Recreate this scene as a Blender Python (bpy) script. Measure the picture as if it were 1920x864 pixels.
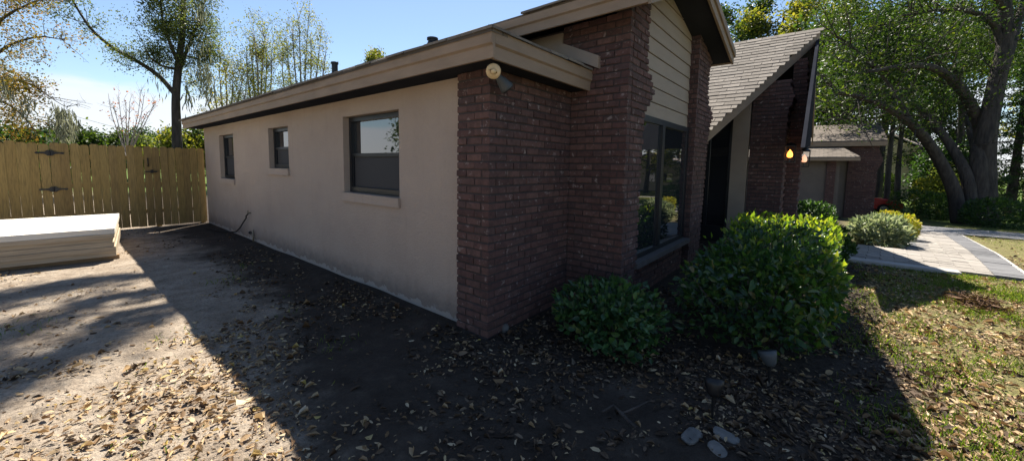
import bpy, math, random
import numpy as np
from mathutils import Vector, Matrix

for o in list(bpy.data.objects): bpy.data.objects.remove(o)
S = bpy.context.scene
COL = S.collection
R = math.radians
rng = np.random.default_rng(7)
random.seed(7)

# ------------------------------------------------------------------ camera
F, CX, CY = 714.92, 945.15, 375.70                 # focal length and principal point in photo pixels
YAW, PITCH, ROLL = 0.871621, -0.0899286, 0.01416
CAM = np.array([0, 0, 1.6])
_w = np.array([math.sin(YAW)*math.cos(PITCH), math.cos(YAW)*math.cos(PITCH), math.sin(PITCH)])
_r = np.array([math.cos(YAW), -math.sin(YAW), 0.0])
_u = np.cross(_r, _w)
_r, _u = math.cos(ROLL)*_r + math.sin(ROLL)*_u, -math.sin(ROLL)*_r + math.cos(ROLL)*_u
cam = bpy.data.cameras.new('camera')
co = bpy.data.objects.new('camera', cam); COL.objects.link(co); S.camera = co
m = Matrix.Identity(4)
for i in range(3):
    m[i][0] = _r[i]; m[i][1] = _u[i]; m[i][2] = -_w[i]; m[i][3] = CAM[i]
co.matrix_world = m
cam.sensor_width = 36; cam.lens = F*36/1920
cam.shift_x = (960-CX)/1920; cam.shift_y = (CY-432)/1920
cam.clip_start = 0.05; cam.clip_end = 2000
S.render.resolution_x = 1024; S.render.resolution_y = 460

def ray(px, py): return _r*(px-CX)/F - _u*(py-CY)/F + _w
def at(px, py, depth): return CAM + ray(px, py)*depth          # a point a given way ahead
def onx(px, py, x): d = ray(px, py); return CAM + d*(x/d[0])
def ony(px, py, y): d = ray(px, py); return CAM + d*(y/d[1])
def onz(px, py, z): d = ray(px, py); return CAM + d*((z-1.6)/d[2])
def project(P):
    v = np.asarray(P, float)-CAM; c = v@_w
    return CX+F*(v@_r)/c, CY-F*(v@_u)/c, c

# ------------------------------------------------------------------ light
SUN = np.array([.541, .468, 1.0]); SUN /= np.linalg.norm(SUN)      # towards the sun
sl = bpy.data.lights.new('sun', 'SUN'); sl.energy = 5.0; sl.angle = R(.53); sl.color = (1, .93, .82)
so = bpy.data.objects.new('sun', sl); COL.objects.link(so)
so.rotation_euler = Vector(SUN).to_track_quat('Z', 'Y').to_euler(); so.location = (10, 10, 30)
W = bpy.data.worlds.new('World'); S.world = W; W.use_nodes = True
nt = W.node_tree; nt.nodes.clear()
def N(nt, t, **k):
    n = nt.nodes.new(t)
    for a, b in k.items():
        if a in n.inputs.keys() if isinstance(a, str) else False: n.inputs[a].default_value = b
        else: setattr(n, a, b)
    return n
sky = N(nt, 'ShaderNodeTexSky', sky_type='NISHITA', sun_disc=False, sun_elevation=math.asin(SUN[2]),
        sun_rotation=math.atan2(SUN[0], SUN[1]), altitude=20, air_density=1.0, dust_density=0.25, ozone_density=2.2)
bg = N(nt, 'ShaderNodeBackground'); bg.inputs[1].default_value = 0.058
wo = N(nt, 'ShaderNodeOutputWorld')
tc = N(nt, 'ShaderNodeTexCoord'); sep = N(nt, 'ShaderNodeSeparateXYZ')
nt.links.new(tc.outputs['Generated'], sep.inputs[0])
mp = N(nt, 'ShaderNodeMapping'); mp.inputs['Scale'].default_value = (2.2, 2.2, 9)
nt.links.new(tc.outputs['Generated'], mp.inputs[0])
nz = N(nt, 'ShaderNodeTexNoise'); nz.inputs['Scale'].default_value = 1.6; nz.inputs['Detail'].default_value = 7
nt.links.new(mp.outputs[0], nz.inputs['Vector'])
def mr(nt, a, b, c=0, d=1, smooth=True):
    n = N(nt, 'ShaderNodeMapRange'); n.interpolation_type = 'SMOOTHSTEP' if smooth else 'LINEAR'
    for i, v in enumerate((a, b, c, d)): n.inputs[i+1].default_value = v
    return n
low = mr(nt, .05, .27, .27, -.15); nt.links.new(sep.outputs[2], low.inputs[0])
ad = N(nt, 'ShaderNodeMath', operation='ADD'); nt.links.new(nz.outputs[0], ad.inputs[0]); nt.links.new(low.outputs[0], ad.inputs[1])
cl = mr(nt, .56, .74, 0, .85); nt.links.new(ad.outputs[0], cl.inputs[0])
mx = N(nt, 'ShaderNodeMix', data_type='RGBA'); nt.links.new(cl.outputs[0], mx.inputs[0])
nt.links.new(sky.outputs[0], mx.inputs[6]); mx.inputs[7].default_value = (6.0, 6.2, 6.6, 1)
nt.links.new(mx.outputs[2], bg.inputs[0]); nt.links.new(bg.outputs[0], wo.inputs[0])
S.view_settings.view_transform = 'Standard'; S.view_settings.look = 'None'
S.view_settings.exposure = 1.5; S.view_settings.gamma = 1; S.view_settings.use_curve_mapping = False
S.render.engine = 'CYCLES'

# ------------------------------------------------------------------ materials
MATS = {}
def ramp(nt, fac, stops):
    r = nt.nodes.new('ShaderNodeValToRGB'); e = r.color_ramp.elements
    while len(e) > 1: e.remove(e[-1])
    e[0].position = stops[0][0]; e[0].color = (*stops[0][1], 1)
    for p, c in stops[1:]:
        x = e.new(p); x.color = (*c, 1)
    nt.links.new(fac, r.inputs[0]); return r.outputs[0]
def newmat(name):
    m = bpy.data.materials.new(name); m.use_nodes = True; nt = m.node_tree
    b = nt.nodes['Principled BSDF']; MATS[name] = m
    return m, nt, b
def coord(nt, scale=(1, 1, 1)):
    g = nt.nodes.new('ShaderNodeNewGeometry'); p = nt.nodes.new('ShaderNodeMapping'); p.inputs['Scale'].default_value = scale
    nt.links.new(g.outputs['Position'], p.inputs[0]); return p.outputs[0], g
def noise(nt, vec, scale, detail=4, rough=.6):
    n = nt.nodes.new('ShaderNodeTexNoise'); n.inputs['Scale'].default_value = scale
    n.inputs['Detail'].default_value = detail; n.inputs['Roughness'].default_value = rough
    nt.links.new(vec, n.inputs['Vector']); return n.outputs[0]
def bump(nt, b, h, strength=.3, dist=.01):
    n = nt.nodes.new('ShaderNodeBump'); n.inputs['Strength'].default_value = strength; n.inputs['Distance'].default_value = dist
    nt.links.new(h, n.inputs['Height']); nt.links.new(n.outputs[0], b.inputs['Normal'])
def mixc(nt, fac, a, c, mode='MIX'):
    n = nt.nodes.new('ShaderNodeMix'); n.data_type = 'RGBA'; n.blend_type = mode
    if isinstance(fac, float): n.inputs[0].default_value = fac
    else: nt.links.new(fac, n.inputs[0])
    for s, v in ((6, a), (7, c)):
        if isinstance(v, tuple): n.inputs[s].default_value = (*v, 1)
        else: nt.links.new(v, n.inputs[s])
    return n.outputs[2]
def math_(nt, op, a, b=None):
    n = nt.nodes.new('ShaderNodeMath'); n.operation = op
    for i, v in enumerate((a, b)):
        if v is None: continue
        if isinstance(v, (int, float)): n.inputs[i].default_value = v
        else: nt.links.new(v, n.inputs[i])
    return n.outputs[0]
def rnd(nt):                                  # one random number for each piece, joined or not
    o = nt.nodes.new('ShaderNodeObjectInfo'); g = nt.nodes.new('ShaderNodeNewGeometry')
    return math_(nt, 'FRACT', math_(nt, 'ADD', o.outputs['Random'], g.outputs['Random Per Island']))

def plain(name, c, c2=None, scale=6, rough=.7, bs=.2, bscale=60, stretch=(1, 1, 1), metallic=0, spec=.3, bd=.004):
    m, nt, b = newmat(name); v, _ = coord(nt, stretch)
    c2 = c2 or tuple(x*.75 for x in c)
    nt.links.new(ramp(nt, noise(nt, v, scale, 5), [(.3, c2), (.7, c)]), b.inputs['Base Color'])
    b.inputs['Roughness'].default_value = rough; b.inputs['Metallic'].default_value = metallic
    b.inputs['Specular IOR Level'].default_value = spec
    if bs: bump(nt, b, noise(nt, v, bscale, 3), bs, bd)
    return m
def pieces(name, stops, scale=25, rough=.8, var=.25, bs=.3, stretch=(1, 1, 1), fleck=None, bscale=90):
    m, nt, b = newmat(name); v, _ = coord(nt, stretch)
    c = ramp(nt, rnd(nt), stops)
    n1 = noise(nt, v, scale, 5)
    c = mixc(nt, mr_(nt, n1, .35, .75, 0, var), c, (.02, .018, .017))
    if fleck: c = mixc(nt, mr_(nt, noise(nt, v, fleck[1], 4, .7), fleck[2], fleck[2]+.12, 0, .8), c, fleck[0])
    nt.links.new(c, b.inputs['Base Color']); b.inputs['Roughness'].default_value = rough
    b.inputs['Specular IOR Level'].default_value = .25
    bump(nt, b, noise(nt, v, bscale, 3), bs, .004)
    return m
def mr_(nt, f, a, b, c, d):
    n = mr(nt, a, b, c, d); nt.links.new(f, n.inputs[0]); return n.outputs[0]
def leafmat(name, stops, trans=.5, rough=.45, spec=.35, tcol=(1.5, 1.6, .5)):
    m, nt, b = newmat(name)
    c = ramp(nt, rnd(nt), stops); nt.links.new(c, b.inputs['Base Color'])
    b.inputs['Roughness'].default_value = rough; b.inputs['Specular IOR Level'].default_value = spec
    t = nt.nodes.new('ShaderNodeBsdfTranslucent'); nt.links.new(mixc(nt, 1.0, c, tcol, 'MULTIPLY'), t.inputs[0])
    mxs = nt.nodes.new('ShaderNodeMixShader'); mxs.inputs[0].default_value = trans
    nt.links.new(b.outputs[0], mxs.inputs[1]); nt.links.new(t.outputs[0], mxs.inputs[2])
    nt.links.new(mxs.outputs[0], nt.nodes['Material Output'].inputs[0])
    return m

def stucco():
    m, nt, b = newmat('stucco'); v, g = coord(nt)
    c = ramp(nt, noise(nt, v, 1.1, 6, .65), [(.25, (.375, .298, .243)), (.5, (.42, .338, .278)), (.75, (.45, .365, .30))])
    s = nt.nodes.new('ShaderNodeSeparateXYZ'); nt.links.new(g.outputs['Position'], s.inputs[0])
    st, _ = coord(nt, (6, 6, .5))                                       # faint rain streaks
    c = mixc(nt, mr_(nt, noise(nt, st, 1.6, 5, .7), .5, .78, 0, .16), c, (.25, .205, .175))
    c = mixc(nt, mr_(nt, noise(nt, v, 70, 4, .7), .55, .75, 0, .3), c, (.28, .23, .195))
    d = math_(nt, 'ADD', s.outputs[2], math_(nt, 'MULTIPLY', noise(nt, v, 5, 6, .7), .34))      # soil splashed on the foot of the wall
    c = mixc(nt, mr_(nt, d, .14, .55, .75, 0), c, (.13, .11, .10))
    c = mixc(nt, mr_(nt, d, .235, .22, 0, .45), c, (.52, .49, .45))
    nt.links.new(c, b.inputs['Base Color']); b.inputs['Roughness'].default_value = .92
    b.inputs['Specular IOR Level'].default_value = .12
    h = math_(nt, 'ADD', noise(nt, v, 38, 6, .75), math_(nt, 'MULTIPLY', noise(nt, v, 5, 4), .9))
    bump(nt, b, h, .8, .018); return m
stucco()
plain('window_frame', (.012, .014, .018), rough=.4, bs=0, spec=.5)
plain('fascia', (.29, .215, .152), (.215, .16, .112), 2.2, .65, .15, 40, (1, 1, 3))
plain('trim', (.30, .24, .185), (.25, .20, .155), 3, .6, .1)
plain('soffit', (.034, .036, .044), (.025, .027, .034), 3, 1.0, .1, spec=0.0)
plain('mortar', (.060, .048, .046), (.045, .037, .036), 20, .95, .4)
pieces('brick', [(0, (.078, .043, .039)), (.3, (.122, .064, .055)), (.55, (.098, .055, .049)), (.8, (.148, .081, .067)), (1, (.084, .052, .049))],
       18, .85, .45, .6, fleck=((.27, .225, .205), 14, .575))
pieces('siding', [(0, (.30, .245, .19)), (1, (.325, .265, .205))], 3, .65, .1, .1, (1, 1, 4))
pieces('shingle', [(0, (.135, .118, .10)), (.35, (.18, .158, .135)), (.7, (.22, .195, .167)), (1, (.155, .137, .118))], 12, .95, .25, .7, bscale=200)
pieces('picket', [(0, (.27, .185, .066)), (.35, (.33, .235, .086)), (.7, (.295, .205, .08)), (1, (.23, .155, .06))], 7, .8, .45, .3, (9, 9, .7), fleck=((.09, .05, .022), 2.2, .70))
plain('iron', (.012, .012, .013), rough=.45, bs=.1, spec=.4)
pieces('board', [(0, (.40, .32, .22)), (.5, (.45, .365, .26)), (1, (.37, .295, .20))], 3, .7, .35, .2, (.6, .6, 12))
pieces('board_top', [(0, (.66, .61, .52)), (1, (.70, .65, .56))], 2.6, .6, .25, .2, (.5, 2.5, 3), fleck=((.20, .15, .10), 2.4, .68))
plain('skid', (.30, .2, .11), rough=.8)
plain('bark', (.085, .07, .06), (.03, .026, .023), 7, .95, 1.0, 9, (1, 1, .22), bd=.09)
plain('bark_pale', (.27, .24, .21), (.16, .14, .12), 7, .9, .5, 20, (1, 1, .4), bd=.02)
plain('concrete', (.40, .38, .35), (.30, .285, .265), 5, .9, .3, 80)
pieces('paver', [(0, (.235, .215, .19)), (.5, (.29, .265, .235)), (1, (.20, .182, .164))], 9, .85, .2, .3)
pieces('paver_dark', [(0, (.11, .11, .115)), (1, (.155, .155, .16))], 9, .85, .2, .3)
plain('asphalt', (.23, .225, .225), (.15, .15, .15), 4, .9, .4, 90)
plain('stone', (.20, .19, .175), (.085, .083, .078), 9, .9, .6, 30, bd=.01)
plain('sill_stone', (.12, .105, .095), (.085, .075, .07), 8, .9, .3)
plain('rubber', (.012, .012, .012), rough=.6, bs=0)
plain('brass', (.25, .22, .16), rough=.5, metallic=.6, bs=0)
plain('lamp_cream', (.62, .47, .27), (.55, .41, .22), rough=.35, bs=0, spec=.5)
plain('plastic_pale', (.07, .08, .085), rough=.5, bs=0)
plain('car_paint', (.55, .015, .012), (.5, .013, .01), rough=.25, bs=0, spec=.6)
plain('chrome', (.6, .6, .6), rough=.2, metallic=1, bs=0)
plain('far_roof', (.30, .25, .24), (.24, .2, .19), 8, .9, .3, 50)
plain('far_wall', (.52, .40, .28), (.46, .35, .25), 4, .9, .2)
plain('cloth_dark', (.02, .02, .025), rough=.9, bs=0)
leafmat('leaf_hedge', [(0, (.018, .046, .021)), (.4, (.03, .072, .028)), (.75, (.048, .105, .034)), (.93, (.08, .13, .04)), (1, (.14, .12, .055))], .42, .32, .45, (2.0, 2.1, .45))
leafmat('leaf_sunlit', [(0, (.09, .17, .03)), (.6, (.15, .24, .04)), (1, (.24, .28, .06))], .5, .35, .4, (1.9, 1.7, .4))
leafmat('leaf_small', [(0, (.02, .055, .022)), (.5, (.036, .09, .031)), (.9, (.07, .145, .042)), (1, (.11, .13, .05))], .35, .35, .45)
leafmat('leaf_dark', [(0, (.018, .042, .015)), (.6, (.035, .075, .022)), (1, (.06, .105, .03))], .4)
leafmat('leaf_oak', [(0, (.018, .036, .012)), (.5, (.032, .058, .016)), (.85, (.052, .084, .021)), (1, (.11, .13, .032))], .42, .5, .22, (1.6, 1.65, .45))
leafmat('leaf_lime', [(0, (.06, .09, .02)), (.5, (.12, .145, .032)), (1, (.23, .21, .05))], .55, .5, .25, (1.6, 1.5, .5))
leafmat('leaf_rust', [(0, (.08, .09, .025)), (.45, (.17, .15, .03)), (.8, (.26, .17, .04)), (1, (.14, .08, .03))], .5, .5, .25, (1.5, 1.3, .6))
leafmat('leaf_olive', [(0, (.05, .065, .03)), (.5, (.08, .10, .04)), (1, (.13, .14, .06))], .5, .5, .25)
leafmat('leaf_yellow', [(0, (.22, .26, .03)), (.6, (.38, .38, .05)), (1, (.5, .36, .06))], .4, .5, .25, (1.2, 1.2, .5))
leafmat('leaf_silver', [(0, (.12, .17, .10)), (.5, (.24, .29, .17)), (1, (.40, .43, .30))], .35, .4, .3, (1.2, 1.2, .8))
leafmat('leaf_pink', [(0, (.35, .10, .12)), (1, (.45, .2, .16))], .4)
leafmat('moss', [(0, (.13, .14, .10)), (1, (.24, .25, .19))], .4, .9, .1, (1.1, 1.1, .9))
leafmat('litter_leaf', [(0, (.10, .058, .03)), (.25, (.20, .125, .065)), (.5, (.33, .225, .12)), (.75, (.45, .335, .20)), (.9, (.54, .43, .28)), (.95, (.44, .32, .07)), (1, (.58, .49, .36))], .2, .7, .2, (1.1, 1, .8))
leafmat('shade_leaf', [(0, (.035, .024, .017)), (.5, (.085, .057, .037)), (.85, (.15, .105, .07)), (1, (.25, .19, .13))], .15, .75, .2, (1.1, 1, .8))  # darker copy of the litter colours, deepening the front bed's shade
leafmat('grass_blade', [(0, (.07, .12, .02)), (.6, (.14, .20, .035)), (1, (.26, .26, .07))], .45, .6, .2, (1.4, 1.5, .5))
leafmat('needle', [(0, (.08, .045, .03)), (1, (.19, .12, .08))], .2, .8, .1)

def ground_mat():
    m, nt, b = newmat('soil'); v, g = coord(nt)
    big = noise(nt, v, .55, 5, .6); mid = noise(nt, v, 3.2, 8, .75); fine = noise(nt, v, 38, 5, .8)
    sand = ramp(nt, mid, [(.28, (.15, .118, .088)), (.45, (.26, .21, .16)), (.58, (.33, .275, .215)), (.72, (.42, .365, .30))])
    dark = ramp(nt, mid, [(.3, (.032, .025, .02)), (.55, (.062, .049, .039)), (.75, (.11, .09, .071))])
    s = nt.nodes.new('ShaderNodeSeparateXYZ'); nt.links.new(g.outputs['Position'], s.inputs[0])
    # pale sand in the side yard, soil darkened along the wall and front bed to deepen their shade, thin lawn further right
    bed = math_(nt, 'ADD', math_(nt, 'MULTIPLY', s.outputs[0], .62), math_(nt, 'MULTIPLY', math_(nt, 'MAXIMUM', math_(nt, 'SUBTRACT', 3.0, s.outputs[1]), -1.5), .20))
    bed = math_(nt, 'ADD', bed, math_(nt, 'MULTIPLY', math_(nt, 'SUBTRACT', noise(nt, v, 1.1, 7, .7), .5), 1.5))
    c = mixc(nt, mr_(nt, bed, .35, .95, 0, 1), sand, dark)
    lawn = ramp(nt, mid, [(.3, (.10, .085, .045)), (.55, (.17, .155, .065)), (.75, (.15, .18, .05))])
    l = math_(nt, 'ADD', math_(nt, 'MULTIPLY', s.outputs[1], -1), math_(nt, 'MULTIPLY', big, 1.0))
    lm = math_(nt, 'MULTIPLY', mr_(nt, l, .9, 1.5, 0, 1), mr_(nt, s.outputs[0], 2.0, 3.6, 0, 1))
    c = mixc(nt, lm, c, lawn)
    far = math_(nt, 'ADD', math_(nt, 'ABSOLUTE', s.outputs[0]), math_(nt, 'ABSOLUTE', s.outputs[1]))
    c = mixc(nt, mr_(nt, far, 24, 34, 0, 1), c, ramp(nt, big, [(.3, (.06, .10, .022)), (.7, (.10, .15, .03))]))
    c = mixc(nt, mr_(nt, fine, .5, .68, 0, .7), c, (.05, .04, .032))
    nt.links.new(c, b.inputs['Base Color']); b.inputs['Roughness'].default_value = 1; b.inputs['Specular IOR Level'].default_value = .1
    h = math_(nt, 'ADD', math_(nt, 'MULTIPLY', noise(nt, v, 9, 5, .7), 1.0), math_(nt, 'MULTIPLY', fine, .25))
    bump(nt, b, h, .95, .06); return m
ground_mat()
def glass():
    m, nt, b = newmat('glass'); v, _ = coord(nt)
    b.inputs['Base Color'].default_value = (.018, .02, .023, 1); b.inputs['Roughness'].default_value = .02
    b.inputs['IOR'].default_value = 2.4; b.inputs['Specular IOR Level'].default_value = .6
    bump(nt, b, noise(nt, v, 1.6, 2), .02, .02)
    m, nt, b = newmat('screen'); v, _ = coord(nt)
    b.inputs['Base Color'].default_value = (.05, .05, .053, 1); b.inputs['Roughness'].default_value = .6
    b.inputs['Specular IOR Level'].default_value = .15
    m, nt, b = newmat('clear_glass'); b.inputs['Base Color'].default_value = (.9, .9, .9, 1)
    b.inputs['Roughness'].default_value = .05; b.inputs['Transmission Weight'].default_value = 1; b.inputs['IOR'].default_value = 1.2
    m, nt, b = newmat('bulb'); b.inputs['Emission Color'].default_value = (1, .33, .05, 1)
    b.inputs['Emission Strength'].default_value = 1.3; b.inputs['Base Color'].default_value = (1, .6, .3, 1)
    m, nt, b = newmat('bulb_dim'); b.inputs['Emission Color'].default_value = (1, .45, .25, 1)
    b.inputs['Emission Strength'].default_value = .45; b.inputs['Base Color'].default_value = (1, .7, .55, 1)
glass()
def shingle_flat():
    m, nt, b = newmat('shingle_far'); v, g = coord(nt)
    s = nt.nodes.new('ShaderNodeTexBrick'); s.inputs['Scale'].default_value = 1; s.inputs['Brick Width'].default_value = .3
    s.inputs['Row Height'].default_value = .14; s.inputs['Mortar Size'].default_value = .012
    s.inputs['Color1'].default_value = (.11, .094, .08, 1); s.inputs['Color2'].default_value = (.175, .15, .128, 1); s.inputs['Mortar'].default_value = (.09, .08, .07, 1)
    sp = nt.nodes.new('ShaderNodeSeparateXYZ'); nt.links.new(g.outputs['Position'], sp.inputs[0])
    cb = nt.nodes.new('ShaderNodeCombineXYZ'); nt.links.new(sp.outputs[1], cb.inputs[0]); nt.links.new(sp.outputs[0], cb.inputs[1])
    nt.links.new(cb.outputs[0], s.inputs[0])
    c = mixc(nt, mr_(nt, noise(nt, v, 3, 5), .35, .75, 0, .35), s.outputs[0], (.12, .10, .085))
    nt.links.new(c, b.inputs['Base Color']); b.inputs['Roughness'].default_value = .95; b.inputs['Specular IOR Level'].default_value = .1
    bump(nt, b, noise(nt, v, 60, 3), .5, .01)
shingle_flat()

# ------------------------------------------------------------------ mesh helpers
class MB:
    def __init__(s): s.v = []; s.f = []
    def add(s, vs, fs):
        o = len(s.v); s.v += [tuple(map(float, q)) for q in vs]; s.f += [tuple(i+o for i in f) for f in fs]; return s
    def box(s, x0, x1, y0, y1, z0, z1):
        return s.add([(x, y, z) for z in (z0, z1) for y in (y0, y1) for x in (x0, x1)],
                     [(0, 2, 3, 1), (4, 5, 7, 6), (0, 1, 5, 4), (2, 6, 7, 3), (0, 4, 6, 2), (1, 3, 7, 5)])
    def prism(s, poly, off):                                  # polygon (3-d points) swept by a vector
        n = len(poly); p = [np.array(q, float) for q in poly]; q = [a+np.array(off, float) for a in p]
        return s.add(p+q, [tuple(range(n))[::-1], tuple(range(n, 2*n))]+[(i, (i+1) % n, n+(i+1) % n, n+i) for i in range(n)])
    def tube(s, path, rad, n=8, cap=True):
        P = [np.array(p, float) for p in path]; rad = rad if hasattr(rad, '__len__') else [rad]*len(P)
        o = len(s.v); prev = None
        for i, p in enumerate(P):
            t = P[min(i+1, len(P)-1)]-P[max(i-1, 0)]; t = t/(np.linalg.norm(t)+1e-9)
            a = prev if prev is not None else (np.array([1, 0, 0.]) if abs(t[0]) < .8 else np.array([0, 1., 0]))
            a = a-t*(a@t); a /= np.linalg.norm(a)+1e-9; b = np.cross(t, a); prev = a
            for k in range(n):
                c = 2*math.pi*k/n; s.v.append(tuple(p+rad[i]*(math.cos(c)*a+math.sin(c)*b)))
        for i in range(len(P)-1):
            for k in range(n):
                s.f.append((o+i*n+k, o+i*n+(k+1) % n, o+(i+1)*n+(k+1) % n, o+(i+1)*n+k))
        if cap:
            s.f.append(tuple(o+k for k in range(n))[::-1]); s.f.append(tuple(o+(len(P)-1)*n+k for k in range(n)))
        return s
    def lathe(s, prof, origin, axis=(0, 0, 1), n=16):         # prof: (radius, height along axis)
        ax = np.array(axis, float); ax /= np.linalg.norm(ax); o = np.array(origin, float)
        return s.tube([o+ax*h for r_, h in prof], [max(r_, 1e-4) for r_, h in prof], n)
    def rough(s, amt, seed=0):
        g = np.random.default_rng(seed); s.v = [tuple(np.array(q)+g.normal(0, amt, 3)) for q in s.v]; return s
def tag(o, label=None, cat=None, group=None, kind=None):
    for k, v in (('label', label), ('category', cat), ('group', group), ('kind', kind)):
        if v: o[k] = v
    return o
def link(name, me, mat, parent=None, loc=None):
    if mat and not me.materials: me.materials.append(MATS[mat])
    o = bpy.data.objects.new(name, me); COL.objects.link(o)
    if loc is not None: o.location = loc
    if parent: o.parent = parent; 
    return o
def mk(name, mb, mat, parent=None, smooth=False):
    me = bpy.data.meshes.new(name); me.from_pydata(mb.v, [], mb.f); me.update()
    if smooth: me.shade_smooth()
    return link(name, me, mat, parent)
def empty(name, label, cat, group=None):
    o = bpy.data.objects.new(name, None); COL.objects.link(o); o.empty_display_size = .2
    return tag(o, label, cat, group)
def settle(root, loc):                                         # put the empty at the thing's base, its parts stay
    root.location = loc
    for c in root.children: c.matrix_parent_inverse = Matrix.Translation(-Vector(loc))
def tris_mesh(name, V, T):
    me = bpy.data.meshes.new(name); me.vertices.add(len(V)); me.vertices.foreach_set('co', V.astype(np.float32).ravel())
    me.loops.add(T.size); me.loops.foreach_set('vertex_index', T.astype(np.int32).ravel())
    me.polygons.add(len(T)); me.polygons.foreach_set('loop_start', np.arange(0, T.size, 3, dtype=np.int32))
    me.polygons.foreach_set('loop_total', np.full(len(T), 3, np.int32)); me.update(); me.validate(); return me
def unit(a): return a/(np.linalg.norm(a, axis=-1, keepdims=True)+1e-9)
def leaf_arrays(P, size, T=None, aspect=.5, fold=.3, up=None, g=rng, hexa=False):
    n = len(P); size = np.broadcast_to(np.asarray(size, float), (n,))[:, None]
    t = unit(g.normal(0, 1, (n, 3))) if T is None else unit(T)
    nn = unit(g.normal(0, 1, (n, 3)) + (0 if up is None else np.asarray(up)))
    s = unit(np.cross(t, nn)); nn = np.cross(s, t)
    if hexa:
        a, h = size*aspect*.5, nn*size*fold*.3
        V = np.stack([P, P+t*size*.22+s*a*.8+h*.6, P+t*size*.66+s*a*.85+h, P+t*size, P+t*size*.66-s*a*.85+h, P+t*size*.22-s*a*.8+h*.6], 1); i = np.arange(n)[:, None]*6
        return V.reshape(-1, 3), np.concatenate([i+[0, 1, 2], i+[0, 2, 3], i+[0, 3, 4], i+[0, 4, 5]], 1).reshape(-1, 3)
    V = np.stack([P, P+t*size*.45+s*size*aspect*.5+nn*size*fold*.3, P+t*size, P+t*size*.45-s*size*aspect*.5+nn*size*fold*.3], 1)
    i = np.arange(n)[:, None]*4
    return V.reshape(-1, 3), np.concatenate([i+[0, 1, 2], i+[0, 2, 3]], 1).reshape(-1, 3)
def leaves(name, P, size, mat, parent=None, kind='stuff', **k):
    V, T = leaf_arrays(np.asarray(P, float), size, **k)
    o = link(name, tris_mesh(name, V, T), mat, parent)
    if kind: o['kind'] = kind
    return o

# ------------------------------------------------------------------ ground
def gz(x, y):
    x = np.asarray(x, float); y = np.asarray(y, float)
    d = np.clip(x-10, 0, 26); f = np.where(d < 3, d*d/6, d-1.5)*-.047
    u = .014*np.sin(2.1*x+.7*y)*np.cos(1.7*y-.4*x)+.008*np.sin(5.3*x+1.3)*np.sin(4.7*y)
    near = np.exp(-((x-2.6)**2+(y-2)**2)/80)
    return f+u*near
s_ = np.linspace(-1, 1, 261); gx = 4+np.sinh(s_*6.4)*1.0; gy = 3+np.sinh(s_*6.4)*1.0
GX, GY = np.meshgrid(gx, gy); V = np.stack([GX, GY, gz(GX, GY)], -1).reshape(-1, 3)
n = len(gx); ii = (np.arange(n-1)[:, None]*n+np.arange(n-1)[None]).ravel()
T = np.concatenate([np.stack([ii, ii+1, ii+n+1], 1), np.stack([ii, ii+n+1, ii+n], 1)])
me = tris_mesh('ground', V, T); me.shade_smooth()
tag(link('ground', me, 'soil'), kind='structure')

# ------------------------------------------------------------------ the house
house = empty('house', 'low brick and beige stucco house with brown trim and shingled roofs', 'house')
settle(house, (5, 4, 0))
def part(name, mb, mat, parent=house, smooth=False):
    o = mk(name, mb, mat, parent, smooth)
    o.matrix_parent_inverse = Matrix.Translation(-Vector(house.location)) if parent == house else Matrix.Identity(4)
    return o
WX = 2.61
openings = [(3.79, 5.09, 1.21, 2.23), (6.96, 7.86, 1.50, 2.22), (9.95, 11.02, 1.22, 2.22)]
mb = MB()
ys = sorted({2.62, 12.34, *[v for o in openings for v in o[:2]]}); zs = sorted({-.15, 2.52, *[v for o in openings for v in o[2:]]})
cell = lambda y, z: any(o[0] < y < o[1] and o[2] < z < o[3] for o in openings)
# wall face subdivided by the openings, with reveals
for a, b in zip(ys[:-1], ys[1:]):
    for c, d in zip(zs[:-1], zs[1:]):
        if not cell((a+b)/2, (c+d)/2): mb.add([(WX, a, c), (WX, a, d), (WX, b, d), (WX, b, c)], [(0, 1, 2, 3)])
for y0, y1, z0, z1 in openings:
    X = WX+.2
    mb.add([(WX, y0, z0), (WX, y1, z0), (WX, y1, z1), (WX, y0, z1), (X, y0, z0), (X, y1, z0), (X, y1, z1), (X, y0, z1)],
           [(0, 1, 5, 4), (1, 2, 6, 5), (2, 3, 7, 6), (3, 0, 4, 7)])
mb.add([(WX, 12.34, -.15), (WX, 12.34, 2.52), (11, 12.34, 2.52), (11, 12.34, -.15)], [(0, 1, 2, 3)])
part('stucco_wall', mb, 'stucco')
def sash_window(y0, y1, z0, z1):
    x = WX+.13
    w = part('window', MB().box(x-.045, x+.03, y0+.002, y0+.055, z0+.002, z1-.002).box(x-.045, x+.03, y1-.055, y1-.002, z0+.002, z1-.002)
             .box(x-.046, x+.03, y0+.055, y1-.055, z1-.06, z1-.003).box(x-.055, x+.03, y0+.055, y1-.055, z0+.003, z0+.075), 'window_frame')
    zm = (z0+z1)/2+.0
    k = dict(parent=w)
    part('meeting_rail', MB().box(x-.035, x+.02, y0+.055, y1-.055, zm-.022, zm+.022), 'window_frame', w)
    for ya, yb in ((y0+.055, y0+.085), (y1-.085, y1-.055)):
        part('sash_stile', MB().box(x-.03, x+.02, ya, yb, z0+.075, zm-.022), 'window_frame', w)
    part('pane', MB().box(x, x+.006, y0+.055, y1-.055, zm+.022, z1-.06), 'glass', w)
    part('pane', MB().box(x+.008, x+.014, y0+.085, y1-.085, z0+.075, zm-.022), 'glass', w)
    part('insect_screen', MB().box(x-.012, x-.009, y0+.085, y1-.085, z0+.075, zm-.022), 'screen', w)
    part('sill', MB().box(WX-.035, WX+.125, y0-.02, y1+.04, z0-.115, z0+.0).rough(.0015, 3), 'stucco', w)
for o in openings: sash_window(*o)

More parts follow.
